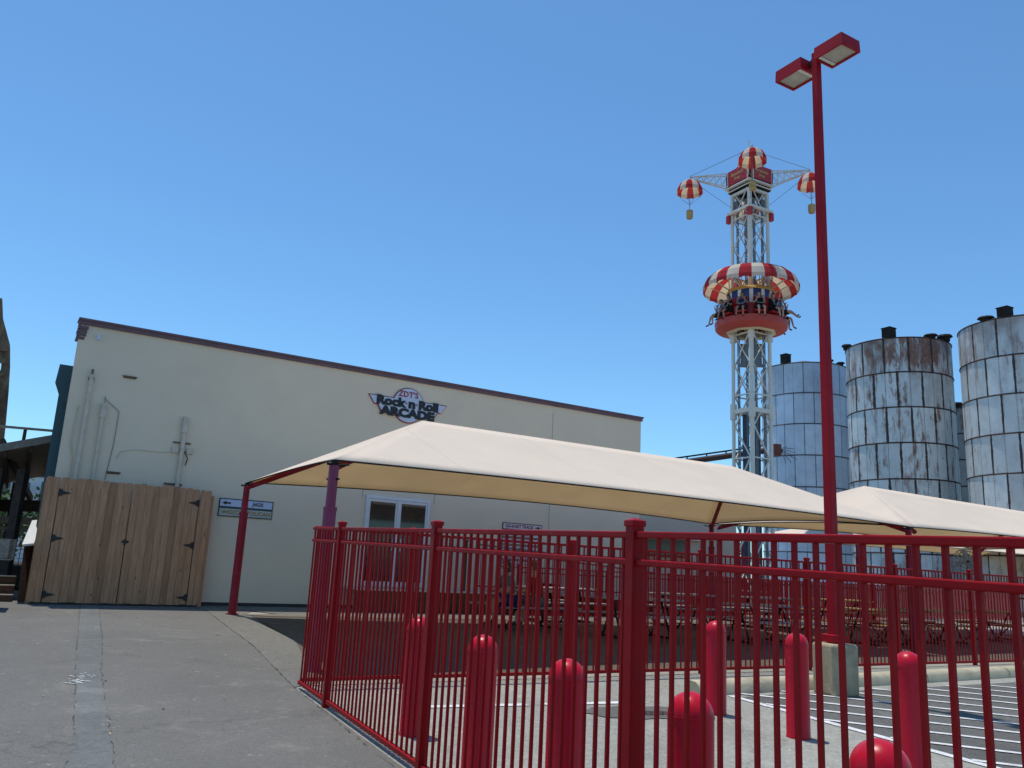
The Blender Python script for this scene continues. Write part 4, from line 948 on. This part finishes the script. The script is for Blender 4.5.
for d in armlab:
    st = TP + d * 1.0; tip = TP + d * 2.78; sn = Vector((-d.y, d.x, 0)) * .14
    m = MB()
    for s_ in (-1, 1):
        m.bar(st + sn * s_ + Z * 20.42, tip + Z * 20.42, .045); m.bar(st + sn * s_ + Z * 19.72, tip + Z * 20.34, .045)
        for k in range(6):
            p0 = st.lerp(tip, k / 6); p1 = st.lerp(tip, (k + 1) / 6); zl = lambda p_, kk: 19.72 + .62 * kk
            m.bar(p0 + sn * s_ * (1 - k / 6) + Z * (19.72 + .62 * k / 6), p0 + sn * s_ * (1 - k / 6) + Z * 20.42, .03)
            m.bar(p0 + sn * s_ * (1 - k / 6) + Z * 20.42, p1 + sn * s_ * (1 - (k + 1) / 6) + Z * (19.72 + .62 * (k + 1) / 6), .028)
    ar = m.build('arm', TOWERW, tw)
    m = MB(); m.cyl(TP + Z * 21.7, tip + Z * 20.45, .012, n=5); m.cyl(TP + Z * 18.5 + d * .6, tip + Z * 20.30, .010, n=5); m.build('stay_cable', TOWERG, ar)
    ct = tip + Z * 0; m = MB()
    dome(m, Vector((ct.x, ct.y, 0)), [(.62, 19.54), (.60, 19.78), (.48, 20.02), (.28, 20.17), (.02, 20.22)], 12, .05)
    pc = m.build('small_parachute', [CH_RED, CH_WHITE], tw, smooth=True)
    m = MB(); m.cyl(Vector((ct.x, ct.y, 20.3)), Vector((ct.x, ct.y, 18.7)), .015, n=5)
    for k in range(6): a = PI / 3 * k; m.cyl(Vector((ct.x + .58 * math.cos(a), ct.y + .58 * math.sin(a), 19.45)), Vector((ct.x, ct.y, 18.95)), .006, n=4)
    m.build('rope', TOWERG, pc)
    m = MB(); m.lathe([(.13, 18.25), (.16, 18.35), (.165, 18.62), (.15, 18.66)], (ct.x, ct.y, 0), 14); m.build('basket', BASKET, pc, smooth=True)

# gondola ring that slides on the tower
gn = thing('ride_gondola', TP + Z * 12.6, 'round red ride gondola ringed with seats under a red and white striped canopy', 'ride gondola')
c0 = Vector((TP.x, TP.y, 0))
m = MB(); m.lathe([(1.02, 12.46), (1.52, 12.56), (1.60, 12.64), (1.63, 12.93), (1.56, 12.95), (1.3, 12.93)], c0, 48, caps=False); m.build('dish', RIDEUNDER, gn, smooth=True, angle=30)
m = MB(); m.lathe([(1.45, 12.93), (1.40, 12.96), (.95, 12.96)], c0, 48, caps=False); m.build('deck', RIDERED, gn)
m = MB(); m.lathe([(1.15, 12.47), (1.0, 12.40), (.96, 12.44), (.96, 12.8)], c0, 8, caps=False); m.build('inner_ring', CREAM, gn)
m = MB(); m.lathe([(1.02, 12.84), (1.02, 13.7)], c0, 48, caps=False); m.build('inner_wall', RIDERED, gn)
m = MB()
for k in range(24):
    m.cur = k % 2; a0, a1 = 2 * PI * (k - .5) / 24, 2 * PI * (k + .5) / 24
    if k % 2: a0 += .05; a1 -= .05
    else: a0 -= .05; a1 += .05
    m.add([c0 + Vector((r_ * math.cos(a), r_ * math.sin(a), z_)) for a, r_, z_ in ((a0, 1.03, 13.66), (a1, 1.03, 13.66), (a1, 1.03, 14.32), (a0, 1.03, 14.32))], [(0, 1, 2, 3)])
m.build('striped_drum', [CABLUE, WHITE], gn)
m = MB(); m.lathe([(1.07, 14.3), (1.10, 14.34), (1.05, 14.46), (.95, 14.5)], c0, 40, caps=False); m.build('crown_ring', GOLD, gn)
face0 = math.atan2(vdir.y, vdir.x)
for k in range(12):
    a = face0 + 2 * PI * (k + .5) / 12; e = Vector((math.cos(a), math.sin(a), 0)); f_ = Vector((-e.y, e.x, 0)); Mq = Matrix(((f_.x, e.x, 0), (f_.y, e.y, 0), (0, 0, 1)))
    m = MB(); m.box(c0 + e * 1.14 + Z * 13.55, (.40, .10, .72), Mq); m.box(c0 + e * 1.34 + Z * 13.13, (.42, .42, .10), Mq); st = m.build('seat', RIDERED, gn, bevel=.03)
    m = MB(); m.path([c0 + e * 1.20 + f_ * -.18 + Z * 13.88, c0 + e * 1.50 + f_ * -.16 + Z * 13.80, c0 + e * 1.58 + f_ * -.14 + Z * 13.45, c0 + e * 1.58 + f_ * .14 + Z * 13.45, c0 + e * 1.50 + f_ * .16 + Z * 13.80, c0 + e * 1.20 + f_ * .18 + Z * 13.88], .022, 6); m.build('lap_bar', TOWERG, st)
m = MB(); dome(m, c0, [(2.14, 14.44), (2.15, 14.66), (2.02, 14.98), (1.72, 15.25), (1.30, 15.41), (1.0, 15.43)], 24, .06); m.build('parachute_canopy', [CH_RED, CH_WHITE], gn, smooth=True, angle=50)
for k in range(8):
    a = face0 + 2 * PI * (k + .5) / 8; e = Vector((math.cos(a), math.sin(a), 0)); m = MB(); m.bar(c0 + e * 1.0 + Z * 14.45, c0 + e * 1.98 + Z * 15.0, .045); m.bar(c0 + e * 1.0 + Z * 14.45, c0 + e * 1.1 + Z * 15.55, .035); m.build('canopy_strut', CREAM, gn)
riders = [(0.5, 'black', 'hang', SKINS[0], 'rider in black top, facing the viewer just right of the tower centre'), (-.5, 'navy', 'hang', SKINS[1], 'rider in navy top, facing the viewer just left of the tower centre'),
          (1.5, 'black', 'up', SKINS[0], 'rider with raised arms on the front right of the gondola'), (2.5, 'grey', 'kick', SKINS[0], 'rider with outstretched legs at the right side of the gondola'),
          (3.5, 'red', 'hang', SKINS[0], 'rider at the far right rear of the gondola, legs dangling beyond the rim'), (-1.5, 'black', 'hang', SKINS[1], 'rider in black on the front left of the gondola'), (-2.5, 'blue', 'hang', SKINS[0], 'rider in dark clothes at the left side of the gondola'),
          (4.5, 'navy', 'hang', SKINS[1], 'rider mostly hidden at the rear of the gondola, only shoes showing')]
cm = dict(black=black_c, navy=navy_c, grey=grey_c, red=red_c, blue=blue_c)
for k, col, pose, skn, lab in riders:
    a = face0 + 2 * PI * k / 12
    if vs.dot(Vector((math.cos(face0 + .3), math.sin(face0 + .3), 0))) < 0: a = face0 - 2 * PI * k / 12
    e = Vector((math.cos(a), math.sin(a), 0)); p_ = c0 + e * 1.38 + Z * 13.18
    person(p_, math.atan2(e.y, e.x) - PI / 2, lab, skn, cm[col], black_c, 'riders on the gondola', pose=pose, detail=True, long_hair=(k == -.5))

# ------------------------------------------------------------------ silos
def silo(cx, cy, rad, ztop, mat, label, phase, rim, boxes, seed):
    z0 = g(cx, cy); t = thing('grain_silo', (cx, cy, z0), label, 'silo', 'metal grain silos')
    n = 96; rings = 7; rh = (ztop - z0) / (rings + .35); m = MB(); m.uv = []
    zs = [z0] + [ztop - rh * k for k in range(rings, -1, -1)]; vv = [rings - k for k in range(rings, -1, -1)]; vv = [-.35] + [float(x) for x in range(0, rings + 1)]
    for j in range(len(zs) - 1):
        for i in range(n):
            a0, a1 = 2 * PI * i / n, 2 * PI * (i + 1) / n
            rj = rad * (1 + .0022 * (j % 2))
            m.add([(cx + rj * math.cos(a0), cy + rj * math.sin(a0), zs[j]), (cx + rj * math.cos(a1), cy + rj * math.sin(a1), zs[j]), (cx + rj * math.cos(a1), cy + rj * math.sin(a1), zs[j + 1]), (cx + rj * math.cos(a0), cy + rj * math.sin(a0), zs[j + 1])], [(0, 1, 2, 3)])
            u0, u1 = i * 14 / n + phase, (i + 1) * 14 / n + phase; m.uv += [(u0, vv[j]), (u1, vv[j]), (u1, vv[j + 1]), (u0, vv[j + 1])]
    m.build('shell', mat, t, smooth=True)
    for j in range(1, len(zs)):
        q = MB(); q.lathe([(rad + .012, zs[j] - .045), (rad + .05, zs[j] - .02), (rad + .05, zs[j] + .02), (rad + .012, zs[j] + .045)], (cx, cy, 0), 96, caps=False); q.build('flange', rim, t, smooth=True)
    q = MB(); q.lathe([(rad + .04, ztop + .03), (rad * .5, ztop + .45), (.3, ztop + .85)], (cx, cy, 0), 48); q.build('roof', rim, t)
    toc = Vector((-cx, -cy, 0)).normalized(); sd_ = Vector((-toc.y, toc.x, 0)); sd_ = sd_ if sd_.x > 0 else -sd_
    for lat, w, h, kind in boxes:
        dd_ = (rad - .25) * math.sqrt(max(0, 1 - (lat / rad) ** 2)); c = Vector((cx, cy, 0)) + sd_ * lat + toc * dd_
        q = MB()
        if kind: q.box(c + Z * (ztop + h / 2), (w, w, h), Matrix.Rotation(.5, 3, 'Z')); q.box(c + Z * (ztop + h), (w * 1.12, w * 1.12, .05), Matrix.Rotation(.5, 3, 'Z'))
        else: q.lathe([(w * .5, ztop), (w * .55, ztop + h * .6), (w * .8, ztop + h * .7), (w * .7, ztop + h)], (c.x, c.y, 0), 12)
        q.build('roof_vent', RUSTY if kind == 2 else DARK, t)
    return t
RIM_ = pm('rusty_rim', (.06, .035, .03), .8, var=.35, scale=5); RIM = RIM_; RIMG = pm('dark_rim', (.07, .08, .09), .6, var=.2, scale=4)
silo(22.83, 62.98, 3.22, 17.5, silo_mat('galvanised_clean', .12, .018, (.60, .68, .78)), 'clean blue-grey silo directly behind the ride tower, leftmost of the silos', .33, RIMG, [(-1.3, .55, .75, 1), (1.8, .4, .3, 0), (2.6, .4, .25, 0)], 1)
silo(26.2, 54.55, 3.28, 17.25, silo_mat('galvanised_rusty', 1.0, .034, (.62, .66, .66)), 'rust-stained silo with brown rim, standing between the clean one and the rightmost', .05, RIM, [(-.45, .62, .72, 1), (-3.15, .45, .35, 0), (2.0, .55, .28, 0), (2.85, .6, .42, 0)], 2)
silo(31.0, 48.5, 3.45, 17.15, silo_mat('galvanised_streaked', .62, .030, (.62, .64, .63)), 'lightly rusted silo at the right edge of the photo', .6, RIM, [(-1.75, .6, .28, 0), (-.75, .62, .62, 1), (1.2, .6, .4, 0)], 3)
silo(34.4, 62.5, 3.0, 14.6, silo_mat('galvanised_dull', .8, .026, (.36, .37, .36)), 'lower dull silo mostly hidden in the gap between the two rusty silos', .2, RIM, [(-2.6, .7, .6, 1), (0, .6, .4, 0)], 4)
# auger  reaching from the clean silo
au = thing('grain_auger', (14, 56, .4), 'dark rusty auger beam sticking out behind the ride tower from the clean silo', 'auger')
def hrp(px, py, D):  # point at ground range D on the bearing of a place
    d = Vector((px, py, 0)).normalized() * D; return d
e0, e1 = Vector((17.3, 55.4, 9.98)), Vector((9.4, 55.4, 8.45))
m = MB(); m.cyl(e0, e1, .20, n=12); m.build('tube', RIM, au, smooth=True)
m = MB(); m.bar(e0 + Z * .35, e1 + Z * .35, .10); 
for k in range(7): p_ = e0.lerp(e1, k / 6); m.bar(p_, p_ + Z * .38, .08)
m.build('catwalk_rail', DARK, au)
m = MB(); m.box(e0 + Vector((.85, .2, .12)), (.50, .5, .75)); m.build('drive_box', pm('rust_red_box', (.16, .045, .03), .7, var=.3, scale=5), au)
m = MB()
for k in range(7): a = R(-70 + 22 * k); m.path([e0 + Vector((1.05, 0, .1)), e0 + Vector((1.1 + .35 * math.cos(a), -.1, .0 + .35 * math.sin(a))), e0 + Vector((1.1 + (.72 + .2 * (k % 3)) * math.cos(a), -.15, -.25 + (.6 + .1 * (k % 2)) * math.sin(a)))], .018, 5)
m.build('cable_bundle', DARK, au)
m = MB(); m.bar(e1 + Vector((.3, .1, 0)), Vector((e1.x + .3, e1.y + .1, .4)), .16); m.bar(e1 + Vector((.3, .1, 0)), Vector((e1.x - .9, e1.y + .1, .4)), .16); m.build('support_leg', DARK, au)

# ------------------------------------------------------------------ timber pavilion at the far left
pv = thing('wooden_pavilion', (-11.5, 20.5, .4), 'dark timber pavilion with a sloping shed roof and rooftop railing at the left edge', 'pavilion')
va = Vector((-11.1, 17.9, 0)); 
ex_ = Vector((.87, .49, 0)); ey_ = Vector((-.49, .87, 0))   # along the front, going back
m = MB(); a = Vector((-12.3, 16.04, 2.78)); b = Vector((-9.60, 17.56, 3.80)); bk = ey_ * 5.5 - Z * .35
m.add([a, b, b + bk, a + bk, a - Z * .16, b - Z * .16, b + bk - Z * .16, a + bk - Z * .16], [(0, 1, 2, 3), (7, 6, 5, 4), (0, 4, 5, 1), (1, 5, 6, 2), (2, 6, 7, 3), (3, 7, 4, 0)]); m.build('roof', GREYWOOD, pv)
m = MB()
for k in range(8): q0 = a.lerp(b, k / 7) - Z * .17; m.bar(q0 + ey_ * .05 - Z * .07, q0 + bk - Z * .07, .05, .14)
m.bar(a + ey_ * 5.2 - Z * .6 + Z * .1, b + ey_ * 5.2 - Z * 1.35, .10, .30); m.bar(b + ey_ * .4 - Z * .25 - ex_ * 1.0, b + ey_ * 5.0 - Z * 1.2 - ex_ * .3, .08, .16)
m.build('rafters', DARKWOOD, pv)
for x, y, w in ((-10.16, 17.5, .17), (-12.6, 21.6, .2), (-12.2, 17.0, .2), (-10.62, 17.5, .12)):
    m = MB(); m.bar(Vector((x, y, .38)), Vector((x, y, 3.0)), w); m.build('post', DARKWOOD, pv)
m = MB(); m.bar(Vector((-12.3, 16.6, 3.84)), Vector((-9.75, 18.1, 3.92)), .05); m.build('roof_rail', GREYWOOD, pv)
for k in (.25, .55, .8, .98): 
    m = MB(); q0 = a.lerp(b, k) + ey_ * .6; q0.z -= .1; m.bar(q0, Vector((q0.x, q0.y, 3.90)), .05); m.build('rail_post', DARKWOOD, pv)
m = MB(); m.bar(Vector((-14.0, 19.8, 2.02)), Vector((-9.3, 22.4, 2.02)), .12, .18); m.bar(Vector((-14.0, 19.8, 1.82)), Vector((-9.3, 22.4, 1.82)), .06, .08)
for k in range(48): q0 = Vector((-14.0, 19.8, .95)).lerp(Vector((-9.3, 22.4, .95)), k / 47); m.bar(q0, q0 + Z * .95, .014)
for k in range(8): m.bar(Vector((-14.0, 19.8, 1.0 + .11 * k)), Vector((-9.3, 22.4, 1.0 + .11 * k)), .010)
m.build('back_railing', GREYWOOD, pv)
m = MB(); m.para(Vector((-15, 18.2, .45)), ex_ * 7.2, ey_ * 5, Z * .5); m.build('platform', DARKWOOD, pv)
# steps
stp = thing('wooden_steps', (-10.2, 16.3, .38), 'brown wooden steps with worn light nosings at the left edge', 'steps')
for k in range(3):
    m = MB(); o_ = Vector((-9.36, 16.5, .36 + .165 * k)) - ex_ * 2.0 + ey_ * (.28 * k); m.para(o_, ex_ * 2.0, ey_ * .30, Z * .145); tr = m.build('tread', BROWNWOOD, stp)
    m = MB(); m.para(o_ + Z * .147 - ey_ * .02, ex_ * 2.0, ey_ * .08, Z * .02); m.build('nosing', pm('worn_nosing', (.55, .45, .32), .8), tr)
# ramp handrail with sunlit cap board
rh_ = thing('ramp_newel', (-8.6, 15.5, .4), 'dark newel board topped by a sloping white cap beside the cedar gate', 'handrail')
m = MB(); m.prism([Vector((-9.30, 16.58, .38)), Vector((-9.15, 16.68, .38)), Vector((-9.28, 16.98, 1.80)), Vector((-9.26, 16.42, 1.44))], Vector((-.06, .10, 0))); m.build('board', BROWNWOOD, rh_)
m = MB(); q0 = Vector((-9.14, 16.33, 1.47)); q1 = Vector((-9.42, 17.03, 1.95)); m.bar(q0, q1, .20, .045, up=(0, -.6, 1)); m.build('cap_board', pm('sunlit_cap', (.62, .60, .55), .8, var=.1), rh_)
m = MB(); q2 = Vector((-9.40, 17.05, .4)); m.bar(q2, q2 + Z * 1.48, .10); m.build('post', DARKWOOD, rh_)
# grey timber planter corner
pl_ = thing('timber_planter', (-9.3, 14.9, .35), 'grey timber trough on legs cut off by the left frame edge', 'planter')
pc_ = Vector((-8.50, 14.72, 0)); ax_ = Vector((-.95, -.30, 0)); ay_ = Vector((-.45, .9, 0))
m = MB(); m.para(pc_ + Z * 1.22, ax_ * 1.6, ay_ * .05, Z * .34); m.para(pc_ + Z * 1.22, ay_ * .8, ax_ * .05, Z * .34); m.para(pc_ + ay_ * .8 + Z * 1.22, ax_ * 1.6, ay_ * .05, Z * .34); m.para(pc_ + Z * 1.2, ax_ * 1.6, ay_ * .8, Z * .04); m.build('trough', GREYWOOD, pl_)
for q0 in (pc_ + ax_ * .42 + ay_ * .06, pc_ + ax_ * .42 + ay_ * .7):
    m = MB(); m.bar(q0 + Z * .35, q0 + Z * 1.22, .09); m.build('leg', GREYWOOD, pl_)
m = MB(); m.para(pc_ + ax_ * .05 + ay_ * .05 + Z * 1.24, ax_ * 1.5, ay_ * .7, Z * .24); m.build('soil', pm('potting_soil', (.06, .04, .03), .95, var=.3, scale=20), pl_)

# curved weathered timber structure cut by the left edge
ct_ = thing('timber_arch', (-14.5, 21.5, .5), 'weathered curved timber arch cut off by the left frame edge', 'timber arch')
cen = Vector((-15.15, 21.35, 5.35)); axx = Vector((.85, .53, 0)); axy = Z
def ring(rx, rz, a): return cen + axx * rx * math.cos(a) + Z * rz * math.sin(a)
m = MB(); n = 22
oc = [(-14.10, 21.86, 8.0), (-14.01, 21.91, 7.46), (-13.77, 22.05, 6.75), (-13.70, 22.10, 6.2), (-13.64, 22.14, 5.51), (-13.58, 22.17, 4.69), (-13.55, 22.19, 4.15), (-13.46, 22.25, 3.36), (-13.39, 22.29, 2.56), (-13.37, 22.3, .5)]
th = [.30, .30, .32, .20, .24, .5, .55, .6, .6, .6]
for k in range(len(oc) - 1):
    p0, p1 = Vector(oc[k]), Vector(oc[k + 1]); m.prism([p0, p0 - axx * th[k], p1 - axx * th[k + 1], p1], ey_ * .35)
m.build('arch_boards', TRACKWOOD, ct_)
m = MB()
for k in range(14): q0 = Vector((-13.52, 22.02, 2.2)).lerp(Vector((-13.72, 21.95, 6.6)), k / 13); m.bar(q0 - axx * .02, q0 - axx * .5, .05, .14)
m.build('cross_slats', TRACKWOOD, ct_)
m = MB(); m.bar(Vector((-14.4, 22.05, .4)), Vector((-14.4, 22.05, 7.2)), .26); m.build('support', TRACKWOOD, ct_)

# ------------------------------------------------------------------ trees and pale building beyond the pavilion
def tree(x, y, h, r, seed, label):
    rnd = random.Random(seed); z0 = g(x, y); t = thing('leafy_tree', (x, y, z0), label, 'tree', 'trees beyond the pavilion')
    m = MB(); m.cyl((x, y, z0), (x + .1, y, z0 + h * .5), .16, .10, 8)
    tips = []
    for k in range(7):
        a = 2 * PI * k / 7 + rnd.uniform(-.3, .3); q = Vector((x + math.cos(a) * r * .6, y + math.sin(a) * r * .6, z0 + h * rnd.uniform(.55, .9))); m.cyl((x + .08, y, z0 + h * rnd.uniform(.35, .5)), q, .05, .02, 6); tips.append(q)
    m.build('trunk', BARK, t, smooth=True)
    m = MB()
    for k in range(2600):
        c = Vector((x, y, z0 + h * .68)) if rnd.random() < .3 else rnd.choice(tips); d = Vector((rnd.gauss(0, 1), rnd.gauss(0, 1), rnd.gauss(0, .8))) * r * .30; p = c + d
        s_ = rnd.uniform(.05, .12); u_ = Vector((rnd.gauss(0, 1), rnd.gauss(0, 1), rnd.gauss(0, 1))).normalized() * s_; v_ = u_.orthogonal().normalized() * s_ * .6
        m.add([p - u_, p + v_, p + u_, p - v_], [(0, 1, 2, 3)])
    m.build('crown', LEAFM, t)
for i, (x, y, h, r, lab) in enumerate([(-19.5, 33, 2.7, 2.0, 'small green tree left of the pavilion post, beyond the platform'), (-16.5, 35.5, 2.5, 1.8, 'small green tree seen between the pavilion post and gate'), (-22.5, 31, 2.7, 2.1, 'green tree at the far left beyond the pavilion'), (-14.0, 37, 2.5, 1.8, 'green tree farthest right behind the pavilion railing')]): tree(x, y, h, r, i + 20, lab)
fb = thing('white_building', (-22, 44, .4), 'distant white sunlit building glimpsed through the pavilion', 'building')
m = MB(); m.para((-32, 38.5, .3), Vector((22, 9, 0)), Vector((-3, 7, 0)), Z * 4.4); m.build('wall', WHITE, fb)
m = MB(); m.para((-32.3, 38.3, 4.7), Vector((22.6, 9.25, 0)), Vector((-3.1, 7.2, 0)), Z * .25); m.build('roof', RIMG, fb)
m = MB()
for k in range(26): q0 = Vector((-31, 38.40, 3.45)) + Vector((22, 9, 0)) * (k / 28.); m.para(q0, Vector((.34, .14, 0)), Vector((.02, -.05, 0)), Z * (.9 + .1 * (k % 3)))
m.build('window', GLASS, fb)

# ------------------------------------------------------------------ light, sky, camera
el, azv = R(78.0), Vector((-.69, .72))
w = bpy.data.worlds.new('World'); sc.world = w; w.use_nodes = True; nt = w.node_tree
bg = nt.nodes['Background']; sky = nt.nodes.new('ShaderNodeTexSky'); sky.sky_type = 'NISHITA'; sky.sun_disc = False
sky.sun_elevation = el; sky.sun_rotation = math.atan2(azv.x, azv.y); sky.air_density = 1.0; sky.dust_density = .2; sky.ozone_density = 2.2; sky.altitude = 100
sat = nt.nodes.new('ShaderNodeMix'); sat.data_type = 'RGBA'; sat.blend_type = 'MULTIPLY'; sat.inputs[0].default_value = 1; sat.inputs[7].default_value = (.645, .96, 1.12, 1)
nt.links.new(sky.outputs[0], sat.inputs[6]); nt.links.new(sat.outputs[2], bg.inputs[0]); bg.inputs[1].default_value = .147
sl = bpy.data.lights.new('sun', 'SUN'); sl.energy = 3.7; sl.angle = R(.53); sl.color = (1, .94, .85)
so = bpy.data.objects.new('sun', sl); COL.objects.link(so)
sv = Vector((azv.x, azv.y, 0)).normalized() * math.cos(el) + Z * math.sin(el)
so.rotation_euler = (-sv).to_track_quat('-Z', 'Y').to_euler(); so.location = (0, 0, 30)
F_PX = 828.
up = Vector((195, 3776, -F_PX)).normalized(); fw = Vector((0, 0, -1)); yw = (fw - up * fw.dot(up)).normalized(); xw = yw.cross(up)
Rm = Matrix((xw, yw, up))
cam = bpy.data.cameras.new('camera'); co = bpy.data.objects.new('camera', cam); COL.objects.link(co)
cam.sensor_width = 36; cam.lens = F_PX / 1024 * 36; cam.clip_end = 6000; cam.clip_start = .05
co.matrix_world = Matrix.Translation((0, 0, 1.55)) @ Rm.to_4x4()
sc.camera = co
sc.render.engine = 'CYCLES'
sc.view_settings.view_transform = 'Standard'; sc.view_settings.look = 'None'; sc.view_settings.exposure = 0; sc.view_settings.gamma = 1
